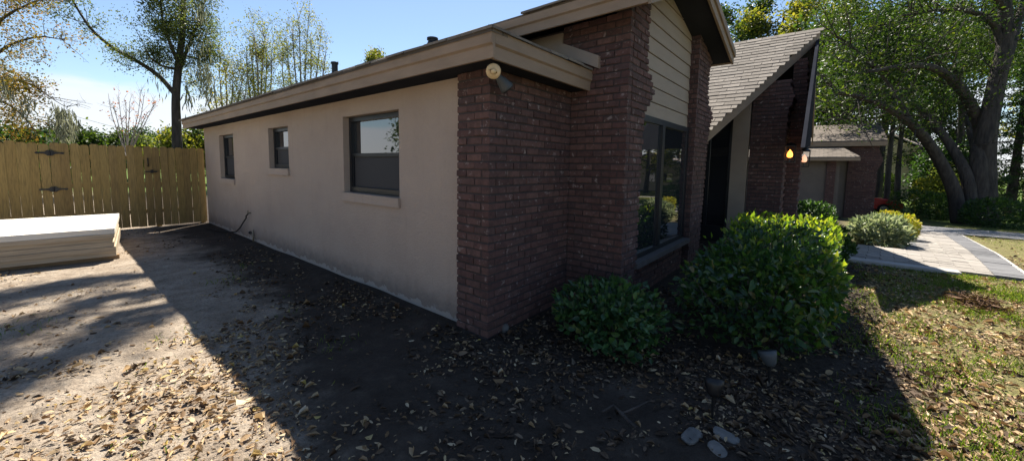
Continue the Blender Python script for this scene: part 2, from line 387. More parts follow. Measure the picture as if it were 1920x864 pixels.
# --- bricks: every course is laid brick by brick
BL, BH, BD, J, PITCHZ = .196, .0585, .09, .012, .0745
RECS = []                                                    # (centre, length along u, height, depth, along x?, part)
def lay(partname, axis, u0, u1, face, sign, z0, z1, shift=0.0, edge0=None, edge1=None, zf=0.0):
    """a face of running bond; axis 'x' or 'y' is the run, face is the outer plane, sign points outwards"""
    k = 0; z = zf+J/2
    while z < z1-.02:
        zc = z+BH/2
        if zc > z0:
            a = u0 if edge0 is None else edge0(zc, k); b = u1 if edge1 is None else edge1(zc, k)
            off = (k % 2)*(BL+J)/2+shift
            cuts = [a]; c = math.floor((a-off)/(BL+J))*(BL+J)+off
            while c < b-.05:
                if c > a+.05: cuts.append(c)
                c += BL+J
            cuts.append(b)
            for p, q in zip(cuts[:-1], cuts[1:]):
                if q-p < .03: continue
                RECS.append((partname, axis, (p+q)/2, face-sign*BD/2, zc, q-p-J, BH, BD))
        z += PITCHZ; k += 1
BX, BY = 2.52, 2.30                                          # brick corner
tooth = lambda z, k: 2.718+.004*math.sin(k*2.3)
lay('corner_wall', 'x', BX, 3.99, BY, -1, -.1, 2.45, edge0=lambda z, k: BX if k % 2 == 0 else BX+BD+J/2, shift=.06)
lay('corner_wall', 'y', BY, 2.71, BX, -1, -.1, 2.45, edge0=lambda z, k: BY+BD+J/2 if k % 2 == 0 else BY, edge1=tooth, shift=.09)
part('corner_wall', MB().box(BX+.009, 3.92, BY+.009, BY+.2, -.1, 2.47).box(BX+.009, 2.609, BY+.2, 2.705, -.1, 2.47), 'mortar')
SX, FY, WY = 3.9, 1.62, 1.72                                 # side wall of the tall gable, front of its piers, its window plane
def prof(tab):
    zz, xx = zip(*tab); return lambda z, k: float(np.interp(z, zz, xx))+(.012 if k % 2 else -.012)
p1 = prof([(0, 4.34), (1.4, 4.35), (1.9, 4.37), (2.2, 4.40), (2.3, 4.48), (2.42, 4.62), (2.5, 4.68), (2.6, 4.62), (2.68, 4.5), (2.76, 4.42), (3.5, 4.44)])
gable_low = lambda x: (3.33+.4208*(x-3.6) if x < 5.43 else 3.47+.2451*(8.0-x))-.215      # underside of the gable roof
lay('gable_pier', 'x', SX, 4.4, FY, -1, -.1, 3.44, edge0=lambda z, k: SX if k % 2 == 0 else SX+BD+J/2, edge1=p1, shift=.03)
lay('gable_pier', 'y', FY, 2.39, SX, -1, -.1, 3.2, edge0=lambda z, k: FY+BD+J/2 if k % 2 == 0 else FY, edge1=lambda z, k: 2.42 if z > 2.5 else BY-.002, shift=.02)
mb = MB().box(SX+.011, SX+.2, WY+.062, 3.4, -.1, 3.16)
zz = np.arange(-.1, 3.42, PITCHZ)
for z in zz: mb.box(SX+.009, p1(z+.04, 0)-.03, FY+.009, WY+.06, z, z+PITCHZ)
part('gable_pier', mb, 'mortar')
p2t = [(0, 7.2), (.64, 7.22), (1.97, 7.36), (2.3, 7.42), (2.5, 7.60), (2.58, 7.58), (2.7, 7.3), (2.85, 7.2), (3.2, 7.21), (3.4, 7.32), (3.47, 7.3), (3.6, 7.0), (3.75, 6.7)]
p2 = prof(p2t); P2L = 6.5
lay('window_pier', 'x', P2L, 7.3, 1.60, -1, -.1, 3.62, edge0=lambda z, k: P2L if k % 2 == 0 else P2L+BD+J/2, edge1=p2, shift=.05)
lay('window_pier', 'y', 1.60, WY+.02, P2L, -1, -.1, 3.62, edge0=lambda z, k: 1.60+BD+J/2 if k % 2 == 0 else 1.60, shift=.1)
mb = MB()
for z in np.arange(-.1, 3.7, PITCHZ): mb.box(P2L+.009, p2(z+.04, 0)-.03, 1.609, 1.95, z, z+PITCHZ)
part('window_pier', mb, 'mortar')
# low brick wall under the tall window
lay('apron_wall', 'x', 4.3, P2L, WY-.02, -1, -.1, .42, shift=.04)
part('apron_wall', MB().box(4.2, P2L+.05, WY-.011, WY+.15, -.1, .44), 'mortar')
# entry columns under the steep roof
def yfront(base):
    t = [(0, base), (2.75, base-.02), (2.95, base-.09), (3.05, base-.1), (3.2, base-.03), (4.5, base+.03)]
    zz, yy = zip(*t); return lambda z, k: float(np.interp(z, zz, yy))+(.008 if k % 2 else -.008)
ent = lambda x: 4.57-.75*(10.65-x)                            # top of the steep roof
for nm, x0, x1, yb, y1, top in (('entry_column', 9.3, 9.95, .66, 1.24, 3.3), ('entry_column', 10.0, 10.5, .43, .66, 3.8)):
    e0 = yfront(yb)
    lay(nm, 'y', yb, y1, x0, -1, -.1, ent(x0)-.22, edge0=e0, shift=yb)
    lay(nm+'_front', 'x', x0+.1, x1, yb, -1, -.1, ent(x0)-.2, shift=x0)
    RECS = [r if r[0] != nm+'_front' else (nm, 'x', r[2], e0(r[4], int(round((r[4]-J/2-BH/2)/PITCHZ)))+BD/2, *r[4:]) for r in RECS]
    mb = MB()
    for z in np.arange(-.1, ent(x0)-.25, PITCHZ): mb.box(x0+.009, x1-.01, e0(z+.04, 0)+.02, y1, z, z+PITCHZ)
    part(nm, mb, 'mortar')
# brick shapes: a few worn variants with eased edges
def brick_mesh(seed):
    g = np.random.default_rng(seed); c = .06
    v = []
    for sx in (-.5, .5):
        for sy, sz, kx, ky, kz in ((1, 1, 0, 1, 0), (1, 1, 0, 0, 1), (-1, 1, 0, 0, 1), (-1, 1, 0, 1, 0), (-1, -1, 0, 1, 0), (-1, -1, 0, 0, 1), (1, -1, 0, 0, 1), (1, -1, 0, 1, 0)):
            v.append((sx, sy*(.5-.05*(1-ky)), sz*(.5-.09*(1-kz))))
    v = np.array(v)+g.normal(0, 1, (16, 3))*(.006, .02, .022)
    f = [(0, 1, 2, 3, 4, 5, 6, 7)[::-1], tuple(range(8, 16))]+[(i, (i+1) % 8, 8+(i+1) % 8, 8+i) for i in range(8)]
    return v, f
BV = [brick_mesh(s) for s in range(6)]
BM = []
for v, f in BV:
    me = bpy.data.meshes.new('brick'); me.from_pydata(v.tolist(), [], f); me.update(); me.materials.append(MATS['brick']); BM.append(me)
parts = {o.name: o for o in house.children}
def bcentre(r): return np.array([r[2], r[3], r[4]]) if r[1] == 'x' else np.array([r[3], r[2], r[4]])
def bkey(r):
    c = bcentre(r); px, py, d = project(c)
    return np.linalg.norm(c-CAM) + (50 if not (0 < px < 1920 and 0 < py < 864) else 0)
RECS.sort(key=bkey)
gb = np.random.default_rng(3); stuff = MB()
for i, r in enumerate(RECS):
    c = bcentre(r); v, f = BV[i % 6]; proud = gb.normal(0, .0025)
    c = c+np.array([0, -proud, 0] if r[1] == 'x' else [-proud, 0, 0])
    rz = (0 if r[1] == 'x' else math.pi/2)+gb.normal(0, .008)
    if i < 300:
        o = bpy.data.objects.new('brick', BM[i % 6]); COL.objects.link(o)
        p = next(q for q in house.children if q.name.split('.')[0] == r[0])
        o.parent = p; o.location = c; o.rotation_euler = (0, gb.normal(0, .006), rz); o.scale = (r[5], r[7], r[6])
    else:
        cs, sn = math.cos(rz), math.sin(rz); q = v*np.array([r[5], r[7], r[6]])
        stuff.add([(c[0]+a*cs-b*sn, c[1]+a*sn+b*cs, c[2]+h) for a, b, h in q], f)
tag(part('brickwork', stuff, 'brick'), kind='stuff')

# --- left wing roof: eaves, fascia, hip roof
EX, EY, EZ = 2.27, 2.06, 2.45
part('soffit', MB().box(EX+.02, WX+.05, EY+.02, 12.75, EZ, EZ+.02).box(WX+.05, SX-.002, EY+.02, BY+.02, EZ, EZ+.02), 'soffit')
def fascia_l(x0, z0):                                         # stepped fascia of two boards
    return [(x0, z0-.012), (x0+.025, z0-.012), (x0+.025, z0+.2), (x0-.02, z0+.2), (x0-.02, z0+.1), (x0, z0+.085)]
for ya, yb in ((EY-.0205, 5.1), (5.104, 8.9), (8.904, 12.78)):
    jx = (ya % 1)*.004-.002
    part('fascia', MB().prism([(x+jx, ya, z) for x, z in fascia_l(EX, EZ)], (0, yb-ya, 0)), 'fascia')
part('fascia', MB().prism([(EX+.0255, EY-(EX-x) if x <= EX else EY+(x-EX), z) for x, z in fascia_l(EX, EZ)], (1.615, 0, 0)), 'fascia')
PT = .485; RX = 6.4; RZ = EZ+.2+PT*(RX-EX)
def slab(poly, th, mat, name='roof', parent=house): return part(name, MB().prism(poly, (0, 0, -th)), mat, parent)
e = .03; z0 = EZ+.205
ridge_y = EY+(RX-EX)
roof = slab([(EX-e, EY-e, z0), (EX-e, 12.85, z0), (RX, 12.85, RZ), (RX, ridge_y, RZ)], .03, 'shingle_far', 'roof')
slab([(EX-e, EY-e, z0+.002), (RX, ridge_y, RZ+.002), (10.5, EY-e+.4, z0)], .03, 'shingle_far', 'roof')
slab([(RX, ridge_y, RZ), (RX, 12.85, RZ), (10.5, 12.85, z0), (10.5, EY+.4, z0)], .03, 'shingle_far', 'roof')
# ragged first course of shingles along the two eaves
mb = MB(); g = np.random.default_rng(5); y = EY+.18
while y < 12.8:
    l = .3; t = g.uniform(.016, .026); d = g.uniform(-.012, .008)
    mb.add([(EX-.045+d, y, z0+.002), (EX-.045+d, y+l-.008, z0+.002), (EX+.2, y+l-.008, z0+.115), (EX+.2, y, z0+.115)], [(0, 1, 2, 3)])
    mb.prism([(EX-.045+d, y, z0-.008), (EX-.045+d, y+l-.008, z0-.008), (EX+.2, y+l-.008, z0+.11), (EX+.2, y, z0+.11)], (0, 0, t)); y += l
x = EX+.18
while x < 3.85:
    l = min(.3, 3.88-x); t = g.uniform(.016, .026); d = g.uniform(-.012, .008)
    mb.prism([(x, EY-.045+d, z0-.008), (x+l-.008, EY-.045+d, z0-.008), (x+l-.008, EY+.2, z0+.11), (x, EY+.2, z0+.11)], (0, 0, t)); x += l
mb.prism([(EX-.045, EY-.045, z0-.008), (EX-.045, EY+.172, z0-.008), (EX+.18, EY+.175, z0+.1), ], (0, 0, .02))
mb.prism([(EX-.04, EY-.048, z0-.008), (EX+.18, EY+.178, z0+.102), (EX+.172, EY-.048, z0-.008)], (0, 0, .02))
tag(part('eave_shingles', mb, 'shingle'), kind='stuff')
# vent pipes standing on the roof
for px, pb, pt_, X, rr in ((628, 139, 117, 3.3, .05), (811, 84, 72, 4.2, .075)):
    a = onx(px, pb, X); b = onx(px, pt_, X); zr = EZ+.2+PT*(X-EX)
    v = part('vent_pipe', MB().lathe([(rr*1.5, zr-.05), (rr, zr+.04), (rr, b[2]-.03), (rr*1.25, b[2]-.03), (rr*1.25, b[2]), (rr*.8, b[2])], (X, a[1], 0), n=14), 'iron', roof)
# --- tall gable roof
GY0, GY1 = 1.32, 5.6; GP = 5.43; GZ = 4.10; GL, GRR = 3.6, 7.5; ZL, ZR = 3.33, 3.593
rr_ = slab([(GL, GY0, ZL), (GP, GY0, GZ), (GP, 5.1, GZ), (GL, 3.42, ZL)], .035, 'shingle_far', 'gable_roof')
slab([(GP, GY0, GZ+.001), (GRR, GY0, ZR), (GRR, GY1, ZR), (GP, GY1, GZ+.001)], .035, 'shingle_far', 'gable_roof')
for a, b, za, zb in ((GL, GP, ZL, GZ), (GP, GRR, GZ, ZR)):
    part('soffit', MB().prism([(a, GY0+.03, za-.19), (b, GY0+.03, zb-.19), (b, GY1, zb-.19), (a, GY1, za-.19)], (0, 0, -.02)), 'soffit')
    part('rake_board', MB().prism([(a, GY0-.005, za-.036), (b, GY0-.005, zb-.036), (b, GY0-.005, zb-.245), (a, GY0-.005, za-.245)], (0, .03, 0)), 'fascia')
    part('rake_board', MB().prism([(a, GY0-.03, za-.032), (b, GY0-.03, zb-.032), (b, GY0-.03, zb-.13), (a, GY0-.03, za-.13)], (0, .024, 0)), 'fascia')
part('fascia', MB().prism([(x, GY0+.026, z) for x, z in ((GL-.01, ZL-.23), (GL+.02, ZL-.23), (GL+.02, ZL-.037), (GL-.035, ZL-.037), (GL-.035, ZL-.12), (GL-.01, ZL-.135))], (0, 2.0, 0)), 'fascia')
part('fascia', MB().box(GRR-.02, GRR+.01, GY0+.026, GY1, ZR-.23, ZR-.037), 'fascia')
mb = MB(); y = GY0-.03
while y < 2.75:
    d = g.uniform(-.01, .01); mb.prism([(GL-.05+d, y, ZL-.012), (GL-.05+d, y+.29, ZL-.012), (GL+.2, y+.29, ZL+.05), (GL+.2, y, ZL+.05)], (0, 0, g.uniform(.015, .026))); y += .3
tag(part('eave_shingles', mb, 'shingle'), kind='stuff')
# boards that close the side of the gable above the low roof
part('side_panel', MB().box(SX-.012, SX+.05, 2.425, 3.6, 2.5, ZL-.2), 'trim')
part('flashing_board', MB().prism([(SX-.045, 1.95, 2.66), (SX-.045, 1.95, 2.79), (SX-.045, 2.44, 3.02), (SX-.045, 2.44, 2.89)], (.06, 0, 0)), 'trim')
# siding boards and the tall window
z = 2.235; k = 0
while z < 3.95:
    zt = min(z+.188, 3.96)
    def top(x): return min(zt, gable_low(x)+.02)
    xs = list(np.linspace(4.25, GP, 16))+list(np.linspace(GP, P2L+.03, 16))[1:]; pts = [(x, top(x)) for x in xs if top(x) > z+.008]
    if len(pts) > 1: part('siding_board', MB().prism([(pts[0][0], WY-.006*(k % 2)*0, z+.004)]+[(pts[-1][0], WY, z+.004)]+[(x, WY+.012, t-.004) for x, t in pts[::-1]], (0, .03, 0)), 'siding')
    z += .188; k += 1
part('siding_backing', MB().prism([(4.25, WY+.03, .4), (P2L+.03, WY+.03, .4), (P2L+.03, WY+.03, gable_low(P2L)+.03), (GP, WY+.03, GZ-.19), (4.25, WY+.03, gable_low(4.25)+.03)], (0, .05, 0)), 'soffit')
wx0, wx1, wz0, wz1, mx_ = 4.3, P2L-.002, .50, 2.22, 5.26
w = part('tall_window', MB().box(wx0, wx1, WY-.03, WY+.03, wz1-.06, wz1+.012).box(wx0, wx1, WY-.035, WY+.03, wz0, wz0+.06).box(wx1-.1, wx1, WY-.03, WY+.03, wz0+.06, wz1-.06).box(wx0, wx0+.06, WY-.03, WY+.03, wz0+.06, wz1-.06), 'window_frame')
part('mullion', MB().box(mx_-.05, mx_+.05, WY-.045, WY+.03, wz0+.06, wz1-.06), 'window_frame', w)
part('pane', MB().prism([(wx0+.06, WY+.024, wz0+.06), (mx_-.05, WY-.014, wz0+.06), (mx_-.05, WY-.014, wz1-.06), (wx0+.06, WY+.024, wz1-.06)], (0, .004, 0)), 'glass', w)
part('pane', MB().prism([(mx_+.05, WY+.024, wz0+.06), (wx1-.1, WY-.02, wz0+.06), (wx1-.1, WY-.02, wz1-.06), (mx_+.05, WY+.024, wz1-.06)], (0, .004, 0)), 'glass', w)
part('sill', MB().box(4.3, P2L-.003, WY-.13, WY+.05, .43, .498).rough(.002, 4), 'sill_stone', w)
# --- steep entry roof with its shingles
PK = np.array([10.65, .33, 4.57]); LO = np.array([7.74, 1.66, ent(7.74)]); YB = 6.5
er = slab([tuple(PK), (10.65, YB, 4.57), (7.2, YB, ent(7.2)), (7.2, 1.92, ent(7.2)), tuple(LO)], .03, 'shingle_far', 'entry_roof')
RO = np.array([12.5, .31, 2.45])
slab([tuple(PK+(0, 0, .001)), tuple(RO), (12.9, YB, 2.45), (10.65, YB, 4.571)], .03, 'shingle_far', 'entry_roof')
def beam(name, A, B, h0, h1, th, mat, side):
    d = B-A; nrm = np.array([-d[1], d[0], 0]); nrm = nrm/np.linalg.norm(nrm)*side*th
    return part(name, MB().prism([A+(0, 0, h0), B+(0, 0, h0), B+(0, 0, h1), A+(0, 0, h1)], nrm), mat)
LO2 = PK+(LO-PK)*1.12
beam('rake_board', PK+(0, 0, -.005), LO2+(0, 0, -.005), -.24, -.034, .035, 'fascia', 1)
beam('rake_board', PK+(0, 0, -.01), RO, -.22, -.034, .025, 'fascia', 1)
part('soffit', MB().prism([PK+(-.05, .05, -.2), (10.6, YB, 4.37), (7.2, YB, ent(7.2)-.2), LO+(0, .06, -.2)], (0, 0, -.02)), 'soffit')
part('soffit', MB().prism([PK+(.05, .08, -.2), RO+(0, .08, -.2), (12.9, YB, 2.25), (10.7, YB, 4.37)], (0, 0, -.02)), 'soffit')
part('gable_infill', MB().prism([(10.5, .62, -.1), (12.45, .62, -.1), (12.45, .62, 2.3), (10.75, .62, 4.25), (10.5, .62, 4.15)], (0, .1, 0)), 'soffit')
part('shadow_screen', MB().prism([(7.05, .26, 1.93), (10.62, .30, 2.12), (10.62, .30, 4.36), (9.9, .292, 3.98)], (0, .05, 0)), 'soffit')  # added panel, shaped for the shadow it throws on the ground
sh = []
ax = np.array([-1/1.25, 0, -.75/1.25]); k = 0; s = -.02
while s < 3.9:
    yo = (k % 2)*.15+g.uniform(-.03, .03); y = -.2+yo
    while y < 4.6:
        p0 = np.array([10.65, y, 4.57])+ax*s
        f_ = (10.65-p0[0]-.1)/(10.65-LO[0]); ymin = PK[1]+f_*(LO[1]-PK[1])
        wd = .298
        if y+wd > ymin+.03:
            ya = max(y, ymin-.03); sh.append((s, ya, y+wd-ya-.006))
        y += .3
    s += .142; k += 1
sm = []
for q in range(4):
    gg = np.random.default_rng(q); mbq = MB().box(-.5, .5, -.5, .5, -.5, .5).rough(.02, q)
    me = bpy.data.meshes.new('shingle'); me.from_pydata(mbq.v, [], mbq.f); me.materials.append(MATS['shingle']); sm.append((me, np.array(mbq.v), mbq.f))
def sh_frame(s, y, wd):
    c = np.array([10.65, y+wd/2, 4.57])+ax*(s+.083)+np.array([-.6, 0, .8])*.012
    return c
sh.sort(key=lambda q: np.linalg.norm(sh_frame(*q)-CAM)+ (40 if project(sh_frame(*q))[0] < 1325 else 0))
mb = MB(); rotm = Matrix(((ax[0], 0, -.6), (0, 1, 0), (ax[2], 0, .8))); tilt = Matrix.Rotation(.06, 3, 'Y')
for i, (s, y, wd) in enumerate(sh):
    c = sh_frame(s, y, wd); me, v, f = sm[i % 4]; M3 = (rotm @ Matrix.Rotation(-.07, 3, 'Y'))
    sc = np.array([.166, wd, .011*g.uniform(.8, 1.6)])
    if i < 300:
        o = bpy.data.objects.new('shingle', me); COL.objects.link(o); o.parent = er; o.location = c
        o.rotation_euler = M3.to_euler(); o.scale = sc
    else: mb.add([np.array(M3 @ Vector(q*sc))+c for q in v], f)
tag(part('shingles', mb, 'shingle'), kind='stuff')
# entry glass wall, tan pilaster
part('entry_panel', MB().box(9.28, 9.4, 1.26, 1.56, -.1, ent(9.28)-.2).rough(.002), 'trim')
g1 = part('entry_window', MB().box(9.36, 9.42, 1.56, 4.2, -.05, .35).box(9.36, 9.42, 1.56, 1.62, .35, 3.4).box(9.36, 9.42, 1.98, 2.04, .35, 3.4).box(9.36, 9.42, 2.44, 2.5, .35, 3.4).box(9.36, 9.42, 4.14, 4.2, .35, 3.4), 'window_frame')
for ya, yb in ((1.62, 1.98), (2.04, 2.44), (2.5, 4.14)): part('pane', MB().box(9.385, 9.395, ya, yb, .35, 3.4), 'glass', g1)
part('corner_trim', MB().box(7.19, 7.24, 1.95, 2.0, -.1, 2.6), 'trim')
# --- garage wing
G0 = -.75
def gp(px, py, X): return onx(px, py, X)
plain('garage_shaded', (.15, .125, .105), (.125, .105, .09), 3, .9, .3)  # wall colour darkened to stand for the oak's shade over the garage
part('garage_wall', MB().box(24, 31, -1.72, 6, G0, 2.95), 'garage_shaded')
part('garage_wall', MB().box(22.6, 24, -.45, 6, G0, 2.2), 'garage_shaded')
lay_parts = []
mbm = MB(); mbb = MB(); gg = np.random.default_rng(9)
def brickface(x, ya, yb, z0, z1, stepped=False):              # bricks on the garage, laid like the others
    z = z0; k = 0
    while z < z1:
        b0 = ya-(0.16*max(0, 1-abs(z-2.05)/.45) if stepped else 0)-(.02 if k % 2 and stepped else 0)
        mbm.box(x+.01, x+.3, b0+.02, yb, z, z+PITCHZ)
        y = b0-(k % 2)*.1
        while y < yb:
            a, b = max(y, b0), min(y+.196, yb)
            if b-a > .04: mbb.box(x+gg.normal(0, .002), x+.08, a, b, z+.006, z+.006+BH)
            y += .208
        z += PITCHZ; k += 1
brickface(22.5, -.32, .0, G0, 2.15); part('garage_pier', mbm, 'mortar'); mbm = MB()
brickface(23.9, -1.74, -.75, G0, 2.9, True); part('garage_pier', mbm, 'mortar')
tag(part('garage_bricks', mbb, 'brick'), kind='stuff')
slab([(23.6, -1.95, 2.98), (23.6, 6, 2.98), (27.4, 6, 4.05), (27.4, -1.95, 4.05)], .06, 'shingle_far', 'garage_roof')
slab([(27.4, -1.95, 4.051), (27.4, 6, 4.051), (31.4, 6, 2.9), (31.4, -1.95, 2.9)], .06, 'shingle_far', 'garage_roof')
part('fascia', MB().box(23.58, 23.64, -1.95, 6, 2.72, 2.915), 'fascia')
part('rake_board', MB().prism([(23.64, -1.97, 2.92), (23.64, -1.97, 2.7), (27.4, -1.97, 3.76), (27.4, -1.97, 3.98)], (0, .05, 0)), 'fascia')
part('soffit', MB().box(23.64, 24.0, -1.9, 6, 2.74, 2.76), 'soffit')
slab([(22.0, -1.05, 2.2), (22.0, 6, 2.2), (24, 6, 2.8), (24, -.35, 2.8)], .05, 'shingle_far', 'porch_roof')
slab([(22.0, -1.05, 2.201), (24, -.35, 2.801), (24, -1.05, 2.35)], .05, 'shingle_far', 'porch_roof')
part('fascia', MB().box(21.98, 22.03, -1.05, 6, 2.03, 2.152), 'fascia')
part('fascia', MB().prism([(22.03, -1.07, 2.03), (22.03, -1.07, 2.15), (24, -1.07, 2.3), (24, -1.07, 2.18)], (0, .04, 0)), 'fascia')
part('soffit', MB().box(22.03, 22.6, -1.0, 6, 2.06, 2.075), 'soffit')

# ------------------------------------------------------------------ lamps and fittings on the house
fl = empty('floodlight', 'round cream double floodlight under the eave at the brick corner', 'floodlight')
c0 = np.array([2.47, 2.215, 2.449])
part('base_plate', MB().lathe([(.055, -.03), (.055, 0)], c0, n=18), 'iron', fl)
def lamp_head(d, mat, rim, L=.13):
    d = np.array(d, float); d /= np.linalg.norm(d); o = c0+(0, 0, -.045)+d*.03
    h = part('lamp_head', MB().tube([c0+(0, 0, -.02), o], .016, 8).lathe([(.018, 0), (.025, .03), (.044, L*.55), (.059, L), (.061, L+.012)], o, d, 20), mat, fl, True)
    part('lens', MB().lathe([(.060, L+.01), (.057, L+.022), (.048, L+.016), (.026, L+.02), (.016, L+.03), (.005, L+.034)], o, d, 20), rim, fl, True)
lamp_head(CAM-c0-(0, 0, .1), 'lamp_cream', 'lamp_cream')
lamp_head((.75, -.25, -.75), 'plastic_pale', 'iron', .15)
settle(fl, tuple(c0))
def lantern(pos, mat, label, s=1.0):
    L = empty('wall_lantern', label, 'lantern', 'lanterns on the entry columns')
    x, y, z = pos; w = .085*s; h = .34*s
    mbf = MB()
    for sx in (-1, 1):
        for sy in (-1, 1): mbf.box(x+sx*w-.007, x+sx*w+.007, y+sy*w-.007, y+sy*w+.007, z-h/2, z+h/2)
    for zz in (z-h/2, z+h/2-.02): mbf.box(x-w-.008, x+w+.008, y-w-.008, y+w+.008, zz, zz+.018)
    part('cage', mbf, 'iron', L)
    part('cap', MB().lathe([(w*1.35, h/2), (w*.8, h/2+.03), (.012, h/2+.06)], (x, y, z), n=4), 'iron', L)
    part('bracket', MB().box(x-.02, x+.02, y+w, y+w+.16, z+h/2-.03, z+h/2).box(x-.05, x+.05, y+w+.1, y+w+.2, z-.04, z+h/2+.08), 'iron', L)
    part('candle', MB().lathe([(.014, -h/2), (.014, -.06)], (x, y, z), n=8), 'plastic_pale', L)
    part('bulb', MB().lathe([(.02, -.07), (.045, -.055), (.05, -.01), (.038, .035), (.012, .075), (.004, .09)], (x, y, z), n=12), mat, L, True)
    settle(L, (x, y, z-h/2))
lantern(tuple(onx(1481, 289, 9.5)), 'bulb', 'black box lantern with glowing orange bulb on the nearer entry column')
lantern(tuple(onx(1508, 298, 10.2)), 'bulb_dim', 'black box lantern with fainter pinkish bulb on the farther entry column')
q = onx(470, 399, WX)
hz = empty('hose', 'short black hose hanging from a tap on the stucco wall', 'hose')
part('tap', MB().tube([q+(.02, 0, .0), q+(-.05, 0, 0)], .014, 8).tube([q+(-.05, 0, .05), q+(-.05, 0, -.02)], .012, 8).tube([q+(-.05, -.03, .05), q+(-.05, .03, .05)], .008, 6), 'brass', hz, True)
hp = [q+(-.05, 0, -.02), q+(-.07, .06, -.07)]+[onx(x, y, 2.55) for x, y in ((462, 408), (456, 417), (450, 427), (443, 434))]+[np.array([*onz(x, y, .02)]) for x, y in ((432, 440), (420, 444), (405, 445))]
hp[-3:] = [np.array([2.5, hp[5][1]+.35, .035]), np.array([2.42, hp[5][1]+.8, .02]), np.array([2.3, hp[5][1]+1.3, .018])]
part('tube', MB().tube(hp, .013, 8), 'rubber', hz, True); settle(hz, tuple(q))
q = onx(475, 446, WX-.04)
sp_ = empty('standpipe', 'short upright pipe with a side valve at the foot of the stucco wall', 'pipe')
part('riser', MB().tube([(q[0], q[1], -.05), (q[0], q[1], .24)], .016, 8), 'brass', sp_, True)
part('valve', MB().tube([(q[0], q[1], .17), (q[0]-.01, q[1]+.14, .17)], .012, 8).lathe([(.03, 0), (.03, .015)], (q[0]-.01, q[1]+.14, .17), (0, 1, 0), 10), 'iron', sp_, True)
settle(sp_, (q[0], q[1], 0))

# ------------------------------------------------------------------ fence and gate
FYc = 12.42
def picket_mesh(w, h, q):
    gg = np.random.default_rng(q); c = .028; t = .018
    pts = [(-w/2, 0), (w/2, 0), (w/2, h-c), (w/2-c, h), (-w/2+c, h), (-w/2, h-c)]
    mb = MB().prism([(x, 0, z) for x, z in pts], (0, t, 0)); me = bpy.data.meshes.new('picket'); me.from_pydata(mb.v, [], mb.f); me.materials.append(MATS['picket']); return me
pm = [picket_mesh(.138, h, i) for i, h in enumerate((1.90, 1.915, 1.89, 1.905))]
fence = empty('fence', 'tall pale wooden picket fence closing the yard beside the stucco wall', 'fence')
gate = empty('gate', 'wooden picket gate with black strap hinges and latch in the fence', 'gate')
xg0, xg1 = ony(94, 300, FYc)[0], ony(283, 300, FYc)[0]
x = 2.53; i = 0; gf = np.random.default_rng(11)
while x > -3.2:
    o = bpy.data.objects.new('picket', pm[i % 4]); COL.objects.link(o)
    o.parent = gate if xg0 < x < xg1 else fence
    o.location = (x, FYc+gf.normal(0, .003), .035+gf.normal(0, .006)); o.rotation_euler = (gf.normal(0, .004), gf.normal(0, .0025), gf.normal(0, .008))
    x -= .138+gf.choice([.002, .004, .007, .012]); i += 1
for z in (.35, 1.0, 1.62):
    for a, b, p in ((-3.2, xg0-.07, fence), (xg0-.05, xg1+.03, gate), (xg1+.05, 2.58, fence)):
        part('rail', MB().box(a, b, FYc+.022, FYc+.06, z, z+.09), 'picket', p)
for xp in (-2.8, xg0-.1, xg1+.09, 2.53): part('post', MB().box(xp-.045, xp+.045, FYc+.061, FYc+.15, -.3, 1.85), 'picket', fence)
def hinge(px, py):
    c = ony(px, py, FYc-.02); x, y, z = c
    prof_ = [(-.2, .012), (-.17, .024), (-.14, .012), (-.07, .02), (-.035, .055), (.035, .055), (.07, .02), (.14, .012), (.17, .024), (.2, .012)]
    poly = [(x+a, y, z+b) for a, b in prof_]+[(x+a, y, z-b) for a, b in prof_[::-1]]
    h = part('hinge', MB().prism(poly, (0, -.006, 0)), 'iron', gate)
    part('knuckle', MB().tube([(x, y-.01, z-.05), (x, y-.01, z+.05)], .012, 8), 'iron', h)
hinge(93, 287); hinge(101, 355)
c = ony(277, 305, FYc-.015)
part('handle', MB().tube([c+(0, 0, .1), c+(0, -.04, .07), c+(0, -.045, -.05), c+(0, 0, -.09)], .013, 8), 'iron', gate, True)
c = ony(284, 322, FYc-.012)
part('latch', MB().box(c[0]-.11, c[0]+.1, c[1]-.02, c[1], c[2]-.014, c[2]+.014).box(c[0]-.02, c[0]+.03, c[1]-.035, c[1], c[2]-.035, c[2]+.045), 'iron', gate)
settle(fence, (0, FYc, 0)); settle(gate, ((xg0+xg1)/2, FYc, 0))

# ------------------------------------------------------------------ stack of boards on the sand
st = empty('board_stack', 'stack of pale weathered boards on skids lying on the sand', 'board stack')
SWd, SD, hb, nb = 2.3, 2.42, .075, 6
gb = np.random.default_rng(21)
zb = .07
for i in range(nb):
    j = gb.normal(0, .014, 2); th = hb*gb.uniform(.8, 1.15) if i < nb-1 else .07+hb*nb-zb
    q = MB(); nx = 8                                                    # each board sags a little along its length
    sag = [gb.normal(0, .004) for _ in range(nx+1)]; V = []
    for k in range(nx+1):
        x = -SWd+j[0]+SWd*k/nx
        V += [(x, j[1]+gb.normal(0, .004), zb), (x, SD+j[1], zb), (x, SD+j[1], zb+th-.0015), (x, j[1]+gb.normal(0, .003), zb+th-.0015)]
    q.add(V, [(0, 3, 2, 1), (4*nx, 4*nx+1, 4*nx+2, 4*nx+3)]+[(4*k+a_, 4*k+(a_+1) % 4, 4*k+4+(a_+1) % 4, 4*k+4+a_) for k in range(nx) for a_ in range(4)])
    me = bpy.data.meshes.new('board'); me.from_pydata(q.v, [], q.f); o = link('board', me, 'board_top' if i == nb-1 else 'board', st); zb += th
for i, yy in enumerate((.12, SD/2, SD-.25)):
    q = MB().box(-SWd+.1, .035 if i == 0 else -.05, yy, yy+.1, -.02, .068); me = bpy.data.meshes.new('skid'); me.from_pydata(q.v, [], q.f); link('skid', me, 'skid', st)
